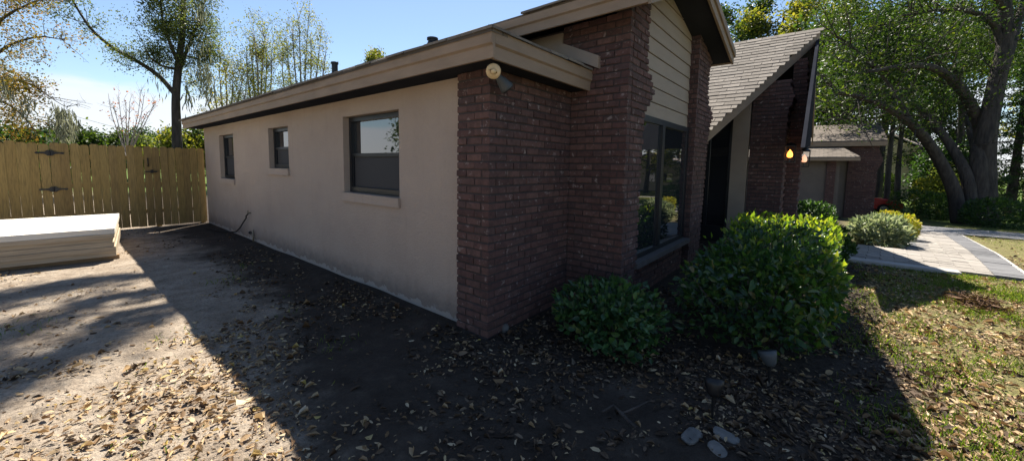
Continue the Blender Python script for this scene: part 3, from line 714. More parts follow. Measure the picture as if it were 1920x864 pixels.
st.location = (.6, 8.66, .0); st.rotation_euler = (0, 0, R(-6))

# ------------------------------------------------------------------ path of pavers, landing, driveway
def sheet(name, pts, mat, lift, n=14):                         # a quad draped on the ground
    a, b, c, d = [np.array(p, float) for p in pts]; V = []
    for i in range(n+1):
        for j in range(n+1):
            u, v = i/n, j/n; p = (1-u)*((1-v)*a+v*d)+u*((1-v)*b+v*c); V.append((p[0], p[1], float(gz(p[0], p[1]))+lift))
    Fq = [(i*(n+1)+j, (i+1)*(n+1)+j, (i+1)*(n+1)+j+1, i*(n+1)+j+1) for i in range(n) for j in range(n)]
    me = bpy.data.meshes.new(name); me.from_pydata(V, [], Fq); me.shade_smooth()
    return tag(link(name, me, mat), kind='structure')
path = sheet('path', [(9.2, .5), (9.25, -2.5), (11.1, -2.66), (11.1, .5)], 'concrete', .02, 12)
sheet('path', [(11.1, -1.25), (11.1, -2.66), (17.5, -3.25), (17.5, -2.3)], 'concrete', .02, 24)
landing = tag(mk('landing', MB().box(8.95, 9.2, -1.7, .6, -.1, .06).box(9.0, 11.2, -.28, .6, -.1, .075).rough(.002, 2), 'concrete'), kind='structure')
pvm = []
for q in range(4):
    b = MB().box(-.5, .5, -.5, .5, -1, 0).rough(.012, q); me = bpy.data.meshes.new('paver'); me.from_pydata(b.v, [], b.f); me.materials.append(MATS['paver']); pvm.append(me)
pvd = [m_.copy() for m_ in pvm]
for m_ in pvd: m_.materials[0] = MATS['paver_dark']
x = 9.24; k = 0; gb = np.random.default_rng(31); npv = 0
ylo = lambda x: -2.42-.09*max(0, x-9.2); yhi = lambda x: -.3 if x < 11.0 else -1.32-.17*(x-11)
while x < 17.2:
    rows = []
    y = ylo(x)
    rows.append((y, y+.33, True)); y += .34
    rows_end = yhi(x); step = .36 if x < 13 else .5
    off = (k % 2)*.18
    first = True
    while y < rows_end-.05:
        w_ = (step-off if first else step); first = False
        yy = min(y+w_, rows_end); dark = (x > 10.9 and rows_end-y < .36 and x < 14)
        rows.append((y, yy-.008, dark)); y = yy
    for a, b, dark in rows:
        if b-a < .05: continue
        o = bpy.data.objects.new('paver', (pvd if dark else pvm)[npv % 4]); COL.objects.link(o); o.parent = path
        o.location = (x+.09, (a+b)/2, float(gz(x, (a+b)/2))+.045+gb.normal(0, .0018)); o.scale = (.172, b-a, .05); npv += 1
        o.rotation_euler = (gb.normal(0, .004), R(2.4) if x > 11 else 0, gb.normal(0, .006))
    x += .18; k += 1
sheet('driveway', [(17.6, -1.6), (17.2, -30), (20.8, -30), (21.2, -1.6)], 'asphalt', .03, 30)
sheet('street', [(-60, -17), (-60, -23), (60, -23), (60, -17)], 'asphalt', .04, 40)

# ------------------------------------------------------------------ leaf litter, grass, debris
g = np.random.default_rng(41)
def vnoise(x, y, s, seed):
    a = np.random.default_rng(seed).uniform(0, 6.28, (6, 3)); r = 0
    for i in range(6): r = r+np.sin((x*math.cos(a[i, 0])+y*math.sin(a[i, 0]))*s*(1+.35*i)+a[i, 1])
    return r/6
def house_in(x, y): return ((x > 2.5) & (y > 2.28) & (y < 12.4)) | ((x > 3.85) & (x < 7.3) & (y > 1.6)) | ((x > 8.9) & (y > .4))
def scatter(n, x0, x1, y0, y1, dens):
    x = g.uniform(x0, x1, n); y = g.uniform(y0, y1, n); k = (g.uniform(0, 1, n) < dens(x, y)) & ~house_in(x, y)
    k &= ~((x > 9.15) & (x < 17.3) & (y > -2.5-.09*(x-9.2)) & (y < .6)) | (g.uniform(0, 1, n) < .012)
    return x[k], y[k]
def dens(x, y):
    d = .30+.95*vnoise(x, y, 1.5, 1)+.6*vnoise(x, y, 5.5, 2)
    right = np.clip((-.25-y)*.9, -.12, .42)*np.clip(x-1.5, 0, 1)+.32*np.clip(1.2-x, 0, 1)*np.clip((5.5-y)*.5, 0, 1)      # thick on the lawn, thinner on the bare soil
    near = np.clip((4.0-y)*.10, -.28, .16)
    return np.clip(d+right+near, .02, 1)*np.clip(1.25-.07*np.hypot(x, y), .25, 1)
PX = []
for args in ((85000, -2, 6, -2.2, 4.5), (52000, -2, 3, 4.0, 12.3), (85000, 2, 12, -5, 2), (7000, 12, 22, -9, -2.5)):
    x, y = scatter(*args, dens); PX.append(np.stack([x, y], 1))
XY = np.concatenate(PX); n = len(XY)
size = (.011+.046*g.uniform(0, 1, n)**1.8)*np.clip(1.1-.045*np.maximum(XY[:, 1]-3, 0), .6, 1.1)*np.where(g.uniform(0, 1, n) < .08, 1.5, 1)
az = g.uniform(0, 6.28, n); tl = np.stack([np.cos(az), np.sin(az), g.normal(0, .16, n)], 1)
P = np.stack([XY[:, 0], XY[:, 1], gz(XY[:, 0], XY[:, 1])+g.uniform(.004, .018, n)], 1)
dimmed = g.uniform(0, 1, n) < np.where((XY[:, 0] > 1.3+.4*vnoise(XY[:, 0], XY[:, 1], 2.0, 12)) & (XY[:, 1] > -.5+.4*vnoise(XY[:, 0], XY[:, 1], 1.7, 13)), .8, .18)  # most leaves near the house take the shade-dark colour
for nm, k, mat, lab in (('leaf_litter', ~dimmed, 'litter_leaf', 'pale tan oak leaves scattered over sand and lawn'), ('dim_litter', dimmed, 'shade_leaf', 'old brown leaves coloured as in shade, thickest in the front bed')):
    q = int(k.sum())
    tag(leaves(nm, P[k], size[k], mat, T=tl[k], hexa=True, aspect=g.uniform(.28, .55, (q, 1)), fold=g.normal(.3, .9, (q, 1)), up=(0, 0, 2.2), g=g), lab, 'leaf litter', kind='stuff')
def gd(x, y): return np.clip(.26+.9*vnoise(x, y, 2.2, 5)+.5*vnoise(x, y, 6, 6), 0, 1)*np.clip((-.1-y)*1.3, 0, 1)
x, y = scatter(170000, 2.6, 10, -4.5, -.1, gd)
x2, y2 = scatter(9000, -1.5, 2, 2, 7, lambda x, y: np.clip(-.4+1.4*vnoise(x, y, 3, 8)+.5*vnoise(x, y, 9, 9), 0, 1))
x3, y3 = scatter(9000, 10, 24, -9, -3.2, lambda x, y: np.full_like(x, .8))
x = np.concatenate([x, x2, x3]); y = np.concatenate([y, y2, y3]); n = len(x)
P = np.stack([x, y, gz(x, y)], 1); T = np.stack([g.normal(0, .5, n), g.normal(0, .5, n), np.ones(n)], 1)
tag(leaves('grass', P, g.uniform(.025, .065, n), 'grass_blade', T=T, aspect=.12, g=g), 'thin patchy grass growing through the fallen leaves', 'grass', kind='stuff')
c = np.array([7.1, -1.5, 0]); n = 900
P = c+g.normal(0, 1, (n, 3))*(.17, .09, .0); P[:, 2] = np.abs(g.normal(0, .05, n))*np.exp(-((P[:, 0]-7.1)/.3)**2)+.01
tag(leaves('needle_pile', P, g.uniform(.08, .16, n), 'needle', T=g.normal(0, 1, (n, 3))*(1, 1, .25), aspect=.05, g=g), 'small reddish heap of dry pine needles on the sunny lawn', 'needle pile', kind='stuff')
def stone(name, px, py, r, seed, label, grp=None, zs=.45):
    p = onz(px, py, 0); gg = np.random.default_rng(seed); vs = []; fs = []; nu, nv = 12, 7
    for j in range(nv+1):
        for i in range(nu):
            th = math.pi*j/nv; ph = 2*math.pi*i/nu; vs.append(np.array([math.sin(th)*math.cos(ph)*r[0], math.sin(th)*math.sin(ph)*r[1], math.cos(th)*r[2]]))
    for j in range(nv):
        for i in range(nu): fs.append((j*nu+i, j*nu+(i+1) % nu, (j+1)*nu+(i+1) % nu, (j+1)*nu+i))
    vs = np.array(vs); d = 1+.13*vnoise(vs[:, 0]*1, vs[:, 1]+vs[:, 2]*1.3, 34, seed)[:, None]
    sq = np.sign(vs)*np.abs(vs/np.array(r))**.7*np.array(r)
    me = bpy.data.meshes.new(name); me.from_pydata((sq*d).tolist(), [], fs); me.update()
    o = link(name, me, 'stone', None, (p[0], p[1], r[2]*.35)); o.rotation_euler = (gg.normal(0, .1), gg.normal(0, .1), gg.uniform(0, 3))
    return tag(o, label, 'stone', grp)
stone('stone', 1297, 818, (.085, .045, .016), 4, 'pale grey flat stone in the shaded leaves, left of the pair', 'stones in the front bed')
stone('stone', 1362, 818, (.075, .045, .014), 5, 'greener flat stone in the shaded leaves, right of the pair', 'stones in the front bed')
stone('stone', 1345, 842, (.06, .04, .01), 8, 'low dull stone half buried in front of the flat stone pair', 'stones in the front bed')
stone('stone', 946, 618, (.05, .04, .045), 6, 'whitish rounded stone at the foot of the brick corner', 'stones in the front bed')
# landscape spotlights on stakes
def spot(px, py, label, mat, aim):
    p = onz(px, py, 0); L = empty('garden_spotlight', label, 'garden light', 'spotlights in the front bed')
    b = np.array([p[0], p[1], .0])
    part('stake', MB().tube([b+(0, 0, -.08), b+(.0, 0, .16)], [.004, .012], 8), 'iron', L)
    d = np.array(aim, float); d /= np.linalg.norm(d); h = b+(0, 0, .17)
    part('head', MB().lathe([(.022, -.02), (.04, .0), (.055, .05), (.062, .09), (.052, .09), (.045, .06)], h, d, 16), mat, L, True)
    part('lens', MB().lathe([(.05, .07), (.05, .075)], h, d, 16), 'clear_glass', L)
    settle(L, tuple(b))
spot(1335, 785, 'dark bowl shaped garden spotlight tilted on a stake before the hedge', 'iron', (.35, .1, .75))
spot(1441, 722, 'pale weathered garden spotlight under the hedge end', 'plastic_pale', (.2, .3, .9))
q = [onz(*p, .02) for p in ((1128, 772), (1150, 760), (1166, 775), (1180, 790), (1192, 800))]
mb = MB().tube(q, [.006, .01, .012, .011, .006], 6)
mb.tube([onz(1166, 775, .02), onz(1195, 762, .05), onz(1222, 748, .06)], [.008, .006, .003], 6)
tag(mk('fallen_branch', mb, 'bark'), 'dark forked fallen stick on the shaded leaves', 'stick')

# ------------------------------------------------------------------ shrubs
def shrub(name, label, P, size, mat, base, stems, big=300, up=(0, 0, .8), aspect=.5, group=None, leafname='leaf', stem_mat='bark'):
    """P: leaf positions; the nearest leaves are single objects, the rest one part"""
    s = empty(name, label, 'shrub', group); s.location = base
    g = np.random.default_rng(len(P)); size = np.broadcast_to(size, (len(P),)).copy()*g.uniform(.7, 1.25, len(P))
    b = np.array(base); cen = P.mean(0)
    out = unit(P-(cen*.7+b*.3)); T = out*.7+g.normal(0, .55, (len(P), 3))+(0, 0, .25)
    mb = MB()
    for k in range(stems):
        t = P[g.integers(len(P))]; st0 = b+g.normal(0, 1, 3)*(.12, .12, 0)+(0, 0, -.03)
        mid = st0*.5+t*.5+g.normal(0, .04, 3); mb.tube([st0-b, mid-b, (mid*.3+t*.7)-b], [.012, .009, .004], 5)
    mk('stem', mb, stem_mat, s)
    order = np.argsort(np.linalg.norm(P-CAM, axis=1)-.6*np.einsum('ij,ij->i', out, unit(CAM-P)))
    near, rest = order[:big], order[big:]
    if len(rest):
        V, Tr = leaf_arrays(P[rest]-b, size[rest], T[rest], aspect, .5, up=up, g=g); o = link('foliage', tris_mesh('foliage', V, Tr), mat, s); o['kind'] = 'stuff'
    if big:
        ms = []
        for q in range(3):
            gq = np.random.default_rng(q+50); L = []
            for t, w_, z in ((0, .0, 0), (.2, .3, .05), (.5, .5, .09), (.8, .32, .05), (1, 0, -.04-.05*q)):
                L.append((t, w_, z))
            vs = [(0, 0, 0)]; fs = []
            vs = [(t, 0, z-.05*math.sin(math.pi*t)) for t, w_, z in L]+[(t, w_*aspect, z+.04) for t, w_, z in L[1:4]]+[(t, -w_*aspect, z+.04) for t, w_, z in L[1:4]]
            for o_, rev in ((5, False), (8, True)):
                ff = [(0, 1, o_), (1, 2, o_+1, o_), (2, 3, o_+2, o_+1), (3, 4, o_+2)]
                fs += [f_[::-1] if rev else f_ for f_ in ff]
            me = bpy.data.meshes.new(leafname); me.from_pydata(vs, [], fs); me.materials.append(MATS[mat]); me.shade_smooth(); ms.append(me)
        for i, j in enumerate(near):
            t = unit(T[j]); nn = unit(np.array(up)+g.normal(0, .5, 3)+unit(CAM-P[j])*.35); sd = unit(np.cross(nn, t)); nn = np.cross(t, sd)
            o = bpy.data.objects.new(leafname, ms[i % 3]); COL.objects.link(o); o.parent = s
            Mx = Matrix(((t[0], sd[0], nn[0], 0), (t[1], sd[1], nn[1], 0), (t[2], sd[2], nn[2], 0), (0, 0, 0, 1)))
            o.location = P[j]-b; o.rotation_euler = Mx.to_euler(); o.scale = (size[j],)*3
    return s
g = np.random.default_rng(61)
def shell(n, cen, rad, fill=.35, flat=None, lump=.12, seed=1, power=3.0):
    """points spread mostly near the surface of a lumpy rounded box"""
    d = unit(g.normal(0, 1, (n, 3))); r = 1/np.power(np.power(np.abs(d), power).sum(1), 1/power)
    r = r*(1+lump*vnoise(d[:, 0]*1.0+d[:, 2], d[:, 1]-d[:, 2]*.7, 3.3, seed))
    r = r*(1-fill*g.uniform(0, 1, n)**2)
    return np.array(cen)+d*r[:, None]*np.array(rad)
# clipped hedge: long box from the window to the lawn
P = np.concatenate([shell(3600, (4.42, .44, .39), (.86, .60, .38), .5, seed=3, lump=.2, power=4.0), shell(5000, (5.9, .40, .44), (1.45, .56, .42), .5, seed=4, lump=.1, power=5.0), shell(900, (4.5, .18, .40), (.75, .32, .34), .5, seed=7, lump=.3)])
P = P[vnoise(P[:, 0]+P[:, 2], P[:, 1]*1.2-P[:, 2], 6.0, 23) > -.36]                    # hollows where the stems show
P = P[P[:, 2] > .08]
keep = np.ones(len(P), bool); P = P[keep]
hd = shrub('hedge', 'large clipped leafy hedge with sunlit top before the tall window', P, .076, 'leaf_hedge', (4.2, .4, 0), 60)
n = 1500; x = g.uniform(4.3, 7.35, n); y = g.uniform(-.2, .98, n)                       # shoots on the clipped top, coloured paler where the sun strikes
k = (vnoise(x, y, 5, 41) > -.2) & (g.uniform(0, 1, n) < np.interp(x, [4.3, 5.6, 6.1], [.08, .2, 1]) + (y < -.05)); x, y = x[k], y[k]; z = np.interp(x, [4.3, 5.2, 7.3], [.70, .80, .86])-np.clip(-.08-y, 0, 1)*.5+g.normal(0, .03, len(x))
leaves('sunlit_shoots', np.stack([x, y, z], 1)-np.array([4.2, .4, 0]), g.uniform(.05, .095, len(x)), 'leaf_sunlit', hd, T=np.stack([g.normal(0, .6, len(x)), g.normal(0, .6, len(x)), np.ones(len(x))], 1), aspect=.5, fold=.5, g=g)
P = np.concatenate([shell(1400, (3.24, 1.47, .30), (.42, .42, .22), .6, seed=5, lump=.35), shell(420, (3.12, 1.28, .2), (.38, .34, .18), .5, seed=6, lump=.35)]); P = P[P[:, 2] > .05]
shrub('shrub', 'small round shrub with paddle shaped leaves by the brick corner', P, .068, 'leaf_small', (3.2, 1.45, 0), 24, aspect=.62)
def gpos(px, py, x): 
    p = onx(px, py, x); return p
b1 = np.array([12.3, .25, float(gz(12.3, .25))])
P = shell(4500, b1+(0, 0, .36), (1.3, .5, .46), .5, seed=8); P = P[P[:, 2] > b1[2]+.03]
shrub('shrub', 'dark shaded shrub in the bed before the entry wall', P, .08, 'leaf_dark', tuple(b1), 14, 0)
b1 = np.array([8.25, .12, 0.0])  # extra shrub, put in to shade the lit gap beyond the hedge
P = shell(2600, b1+(0, 0, .36), (.45, .5, .36), .5, seed=28, lump=.25); P = P[P[:, 2] > .03]
shrub('shrub', 'dark shrub added to shade the ground between the hedge and the path', P, .08, 'leaf_dark', tuple(b1), 14, 0)
b1 = np.array([11.75, -.98, float(gz(11.75, -.98))])
P = shell(1700, b1+(0, 0, .28), (.42, .42, .31), .4, seed=9, lump=.25); P = P[P[:, 2] > b1[2]+.03]
shrub('shrub', 'pale silvery variegated shrub beside the paver path', P, .15, 'leaf_silver', tuple(b1), 14, 0, aspect=.3)
b1 = np.array([13.3, -1.42, float(gz(13.3, -1.42))])
P = np.concatenate([shell(2200, b1+(0, 0, .32), (.38, .36, .30), .4, seed=10, lump=.2), shell(500, b1+(.2, .15, .56), (.22, .2, .12), .4, seed=11)])
shrub('shrub', 'bright yellow green shrub on the left edge of the paver path', P, .065, 'leaf_yellow', tuple(b1), 14, 0)
b1 = np.array([12.0, .95, float(gz(12, .95))])

# ------------------------------------------------------------------ trees
def tree_obj(name, label, base, limbs, leafsets, bark='bark', group=None, cat='tree', crown_name='crown'):
    t = empty(name, label, cat, group); b = np.array(base, float); t.location = b
    mb = MB()
    for path_, rad in limbs: mb.tube([np.array(p)-b for p in path_], rad, 9 if max(rad) > .15 else 5)
    mk('trunk', mb, bark, t, True)
    for nm, P, size, mat, kw in leafsets: leaves(nm, np.asarray(P)-b, size, mat, t, **kw)
    return t
def bez(pts, n):
    """smooth curve through points"""
    P = [np.array(p, float) for p in pts]; out = []
    P = [2*P[0]-P[1]]+P+[2*P[-1]-P[-2]]
    for i in range(1, len(P)-2):
        for k in range(n):
            t = k/n; a, b, c, d = P[i-1], P[i], P[i+1], P[i+2]
            out.append(.5*((2*b)+(-a+c)*t+(2*a-5*b+4*c-d)*t*t+(-a+3*b-3*c+d)*t**3))
    out.append(P[-2]); return out
def twigs(g, path_, n, length, r, up=.3, sub=3, spread=1.0, t0=.25):
    """side branches along a limb; returns limbs and leaf-bearing points"""
    L = []; tips = []
    m_ = len(path_)
    for k in range(n):
        f = t0+(1-t0)*g.uniform(0, 1); i = min(int(f*(m_-1)), m_-2); p = path_[i]+(path_[i+1]-path_[i])*g.uniform(0, 1)
        d = unit(path_[i+1]-path_[i]); d = unit(d*.6+g.normal(0, 1, 3)*spread*.7+(0, 0, up)); l = length*g.uniform(.5, 1.2)
        q1 = p+d*l*.5+g.normal(0, .06*l, 3); q2 = q1+unit(d+g.normal(0, .35, 3)+(0, 0, up*.4))*l*.5
        L.append(([p, q1, q2], [r, r*.6, r*.25])); tips += [q1*.5+q2*.5, q2, q1]
        for s in range(sub):
            a = q1+(q2-q1)*g.uniform(-.6, .9); e_ = a+unit(d*.5+g.normal(0, .7, 3)+(0, 0, up*.4))*l*.38
            L.append(([a, (a+e_)/2+g.normal(0, .03*l, 3), e_], [r*.4, r*.28, r*.12])); tips += [e_, (a+e_)/2]
    return L, tips
def foliage(g, tips, per, sig):
    T = np.array(tips); P = np.repeat(T, per, 0); return P+g.normal(0, 1, P.shape)*sig
def grow(seed, base, h, r, n, spread, up=.5, crown0=.35, lean=(0, 0), sub=3, tw=7, twl=.35):
    g = np.random.default_rng(seed); b = np.array(base, float)
    tr = bez([b+(0, 0, -.3), b+(lean[0]*.2+g.normal(0, .02)*h, lean[1]*.2+g.normal(0, .02)*h, h*.3), b+(lean[0]*.6, lean[1]*.6+g.normal(0, .02)*h, h*.65), b+(lean[0], lean[1], h)], 4)
    L = [(tr, list(np.linspace(r, r*.15, len(tr))))]; tips = []
    for k in range(n):
        f = crown0+(1-crown0)*(k+.5)/n; i = min(int(f*(len(tr)-1)), len(tr)-2); p = tr[i]+(tr[i+1]-tr[i])*(f*(len(tr)-1)-i)
        az = k*2.4+g.uniform(-.5, .5); l = spread*(1.15-.75*(f-crown0)/(1-crown0))*g.uniform(.7, 1.15)
        d = np.array([math.cos(az), math.sin(az), 0]); lp = bez([p, p+d*l*.4+(0, 0, up*l*.22), p+d*l*.75+(0, 0, up*l*.5), p+d*l+(0, 0, up*l*.8)], 3)
        rr = r*(1-.75*f)*.55; L.append((lp, list(np.linspace(rr, rr*.25, len(lp)))))
        a, t = twigs(g, lp, tw, l*twl, rr*.35, up*.6, sub); L += a; tips += t+[lp[-1]]
    return L, tips, g
def gtree(name, label, base, h, r, n, spread, mat, size, per, sig, seed, group=None, bark='bark', kw={}, **k):
    L, tips, g = grow(seed, base, h, r, n, spread, **k)
    return tree_obj(name, label, base, L, [('crown', foliage(g, tips, per, sig), g.uniform(.6, 1.3, len(tips)*per)*size, mat, dict(aspect=.6, g=g, **kw))], bark, group)
def px_limb(pts, depth, r0, r1, n=5):
    """limb through photo points, each with its own distance"""
    P = bez([at(p[0], p[1], p[2] if len(p) > 2 else depth) for p in pts], n)
    return P, list(np.linspace(r0, r1, len(P)))
LT = 'trees beyond the wooden fence'
# tall mossy tree standing behind the fence, left of the roof
g = np.random.default_rng(71)
D = 21
main = px_limb([(333, 285), (331, 235), (330, 180), (336, 110), (343, 50), (345, -60), (350, -160)], D, .24, .09)
l1 = px_limb([(329, 178), (300, 145, 20.6), (262, 118, 20), (215, 92, 19.5), (178, 62, 19), (150, 25, 18.6), (120, -30, 18.3)], D, .13, .035)
l2 = px_limb([(333, 140), (350, 95, 21.5), (368, 50, 22), (385, 0, 22.3)], D, .12, .03)
l3 = px_limb([(334, 118), (318, 80, 20), (305, 40, 19.5), (300, -10, 19.2)], D, .11, .03)
l4 = px_limb([(335, 130), (300, 122, 20.4), (278, 105, 20)], D, .07, .02)
l5 = px_limb([(337, 100), (365, 110, 22), (390, 105, 22.6)], D, .07, .02)
limbs = [main, l1, l2, l3, l4, l5]; tips = []; tipl = []
for q, nn in ((main, 26), (l2, 16), (l3, 14), (l4, 6), (l5, 10)):
    a, t = twigs(g, q[0], nn, 1.5, .025, .25, 3, t0=.42 if q is main else .25); limbs += a; tips += t
a, t = twigs(g, l1[0], 22, 1.3, .02, .2, 3, t0=.2); limbs += a; tipl += t
P = np.concatenate([foliage(g, tips, 40, .24), foliage(g, tipl, 16, .2)])
mo = []
for px, py, n, w in ((380, 130, 110, 9), (390, 160, 60, 7), (300, 150, 30, 12), (352, 175, 40, 6), (370, 90, 50, 10), (375, 20, 90, 10)):
    for k in range(n): mo.append(at(px+g.normal(0, w), py+g.normal(0, 14), D+g.normal(0, .6)))
mo = np.array(mo)
tree_obj('tall_tree', 'tall dark mossy tree with a long left limb behind the fence', (*main[0][0][:2], 0), limbs,
         [('crown', P, g.uniform(.06, .13, len(P)), 'leaf_olive', dict(aspect=.55, g=g)),
          ('hanging_moss', mo, g.uniform(.25, .6, len(mo)), 'moss', dict(T=np.array([0, 0, -1.])+g.normal(0, .18, mo.shape), aspect=.12, g=g))], group=LT)
# rust and yellow tree at the left edge
D = 15
main = px_limb([(-60, 300), (-55, 200), (-40, 90), (-25, -40)], D, .25, .1)
limbs = [main]; tips = []
for pts in ([(-50, 180), (10, 150, 14.5), (60, 160, 14), (105, 190, 13.6)], [(-48, 140), (10, 90, 14.6), (70, 70, 14), (120, 75, 13.8)], [(-45, 100), (0, 40, 14.8), (50, 10, 14.5), (100, -10, 14.3)], [(-50, 200), (0, 190, 15), (40, 215, 15), (70, 250, 15)]):
    q = px_limb(pts, D, .07, .012); limbs.append(q); a, t = twigs(g, q[0], 20, .95, .012, .1, 4, t0=.1); limbs += a; tips += t
T_ = np.array(tips); pxs = np.array([project(t)[0] for t in T_])
dn = g.uniform(0, 1, len(T_)) < np.clip((135-pxs)/100, .12, 1)
P = foliage(g, T_[dn], 15, .15)
mo = np.array([at(x+g.normal(0, 9), y+g.normal(0, 12), 13.8+g.normal(0, .3)) for x, y, n in ((50, 200, 70), (110, 215, 190), (130, 230, 170), (118, 245, 120), (10, 160, 80)) for _ in range(n)])
a = px_limb([(105, 190, 13.6), (125, 200, 13.6), (150, 196, 13.6), (170, 202, 13.6)], 13.6, .012, .004); limbs.append(a)
tree_obj('rust_tree', 'yellow and rust leaved tree with drooping moss at the left edge', (*main[0][0][:2], 0), limbs,
         [('crown', P, g.uniform(.05, .11, len(P)), 'leaf_rust', dict(aspect=.55, g=g)), ('hanging_moss', mo, g.uniform(.15, .4, len(mo)), 'moss', dict(T=np.array([0, 0, -1.])+g.normal(0, .25, mo.shape), aspect=.12, g=g))], group=LT)
# bare crape myrtle just behind the fence
D = 15.5; limbs = []; tips = []
for k in range(9):
    x = 205+k*11+g.normal(0, 5); top = 165+abs(k-4)*9+g.normal(0, 12)
    q = px_limb([(238, 300), (238+(x-238)*.35, 262), (238+(x-238)*.8, 215), (x, top)], D+g.normal(0, .3), .022, .006, 4); limbs.append(q)
    a, t = twigs(g, q[0], 7, .55, .007, .7, 2, t0=.4, spread=.7); limbs += a; tips += t
P = foliage(g, [tips[i] for i in g.choice(len(tips), 45)], 4, .06)
tree_obj('bare_tree', 'leafless many stemmed small tree with pink buds above the fence', (*limbs[0][0][0][:2], 0), limbs,
         [('crown', P, g.uniform(.05, .1, len(P)), 'leaf_pink', dict(aspect=.6, g=g))], 'bark_pale', LT)
# two feathery trees above the roof and a broad yellow one before them
def upright(name, label, pxc, pyb, pyt, D, wpx, mat, seed, nst, per, group):
    g = np.random.default_rng(seed); limbs = []; tips = []
    for k in range(nst):
        u = (k+.5)/nst*2-1; x = pxc+u*wpx+g.normal(0, 4); top = pyt+(abs(u)**1.6)*60+g.normal(0, 8)
        q = px_limb([(pxc+u*3, pyb), (pxc+u*wpx*.4, pyb-(pyb-top)*.35), (pxc+u*wpx*.8, pyb-(pyb-top)*.7), (x, top)], D+g.normal(0, .8), .09, .015, 4); limbs.append(q)
        a, t = twigs(g, q[0], 15, 1.5, .016, .55, 4, t0=.25, spread=.85); limbs += a; tips += t
    P = foliage(g, tips, max(2, int(per*.8)), .15)
    return tree_obj(name, label, (*limbs[0][0][0][:2], 0), limbs, [('crown', P, g.uniform(.07, .15, len(P)), mat, dict(aspect=.5, g=g))], 'bark_pale', group)
upright('feathery_tree', 'thin feathery yellow green tree above the roof, nearer the mossy tree', 487, 290, 48, 24, 32, 'leaf_lime', 81, 6, 9, LT)
upright('feathery_tree', 'wider feathery yellow green tree above the roof vent pipe', 568, 290, 42, 26, 52, 'leaf_lime', 82, 8, 8, LT)
upright('yellow_tree', 'loose yellow leaved tree between the mossy tree and the roof', 425, 300, 120, 23, 45, 'leaf_yellow', 83, 7, 4, LT)
b = at(695, 118, 30); gtree('far_tree', 'distant green treetop just showing over the middle of the roof', (b[0], b[1], 0), b[2]+.9, .2, 9, 1.6, 'leaf_lime', .16, 14, .25, 84, LT)
# hedge of bushes beyond the fence: each a tree of its own
for k, (px, top, D, mat, w) in enumerate(((20, 246, 17, 'leaf_dark', 1.3), (75, 262, 26, 'leaf_olive', 2.2), (130, 252, 30, 'leaf_dark', 2.2), (185, 256, 26, 'leaf_oak', 2.0), (255, 262, 30, 'leaf_olive', 2.4), (300, 255, 34, 'leaf_dark', 2.6), (350, 252, 26, 'leaf_lime', 1.7), (395, 250, 27, 'leaf_oak', 1.8))):
    lab = ['dark palm like bush at the left end behind the fence', 'low olive green tree behind the upper gate hinge', 'dark green tree under the hanging moss', 'mid green tree left of the bare tree', 'olive green tree behind the bare tree', 'far dark green tree right of the bare tree', 'lime green tree beneath the mossy trunk', 'green tree at the far end of the stucco wall'][k]
    b = at(px, top, D); gtree('background_tree', lab, (b[0], b[1], 0), b[2]-.25, .12, 10, w, mat, .2, 14, .3, 90+k, LT, up=.35, crown0=.3)
RT = 'trees beyond the entry'
# great oak on the right
g = np.random.default_rng(101); D = 17
ob = at(1828, 400, D); ob[2] = float(gz(ob[0], ob[1]))
limbs = []; tips = []
spec = [([(1850, 425), (1846, 340), (1850, 255), (1868, 160), (1886, 70), (1884, 0), (1880, -90)], .62, .2, 16),
        ([(1800, 420), (1788, 355), (1752, 285), (1712, 235, 16.5), (1660, 200, 16), (1612, 182, 15.5), (1565, 172, 15)], .42, .07, 26),
        ([(1822, 420), (1815, 340), (1790, 285, 17.5), (1750, 230, 18), (1705, 190, 18.5), (1660, 165, 19)], .38, .08, 22),
        ([(1838, 420), (1835, 300), (1838, 240, 17.5), (1800, 165, 17), (1750, 128, 16.5), (1690, 125, 16), (1630, 135, 15.5)], .48, .07, 26),
        ([(1838, 330), (1815, 230, 18.5), (1800, 170, 19.5), (1790, 120, 20.5)], .2, .07, 12),
        ([(1880, 90), (1862, 45), (1820, 22, 16), (1760, 20, 15.5), (1690, 30, 15)], .22, .05, 22),
        ([(1868, 165), (1895, 90, 17.5), (1915, 20, 18), (1940, -60, 18.5)], .3, .12, 14),
        ([(1884, 20), (1840, -40, 16), (1760, -60, 15), (1660, -50, 14)], .2, .05, 18),
        ([(1715, 236, 16.5), (1660, 150, 16.5), (1600, 90, 17), (1555, 60, 17)], .12, .04, 20),
        ([(1660, 160, 19), (1620, 180, 19), (1585, 215, 19), (1560, 230, 19)], .1, .03, 14)]
for pts, r0, r1, nn in spec:
    q = px_limb(pts, D, r0*.68, r1*.8, 6); limbs.append(q); a, t = twigs(g, q[0], nn, 2.1, .03, .25, 3, t0=.45 if r0 > .4 else .3); limbs += a; tips += t
T_ = np.array(tips); uv = np.array([project(t)[:2] for t in T_])
ok = (uv[:, 1] < 250)
P = foliage(g, T_[ok & (g.uniform(0, 1, len(T_)) < .75)], 11, .24)
extra = []
while len(extra) < 540:                                       # clumps behind and above the limbs, with gaps between
    x, y = g.uniform(1535, 1930), g.uniform(-90, 215)
    if vnoise(np.array([x]), np.array([y]), .05, 77)[0] < -.10 or (y > 130 and x > 1700 and g.uniform() < .8): continue
    extra.append(at(x, y, g.uniform(18.5, 23)))
P = np.concatenate([P, foliage(g, np.array(extra), 66, .46)])
tree_obj('oak_tree', 'great spreading oak with arching dark limbs beside the path', tuple(ob), limbs, [('crown', P, g.uniform(.08, .17, len(P)), 'leaf_oak', dict(aspect=.5, g=g))], group=RT)
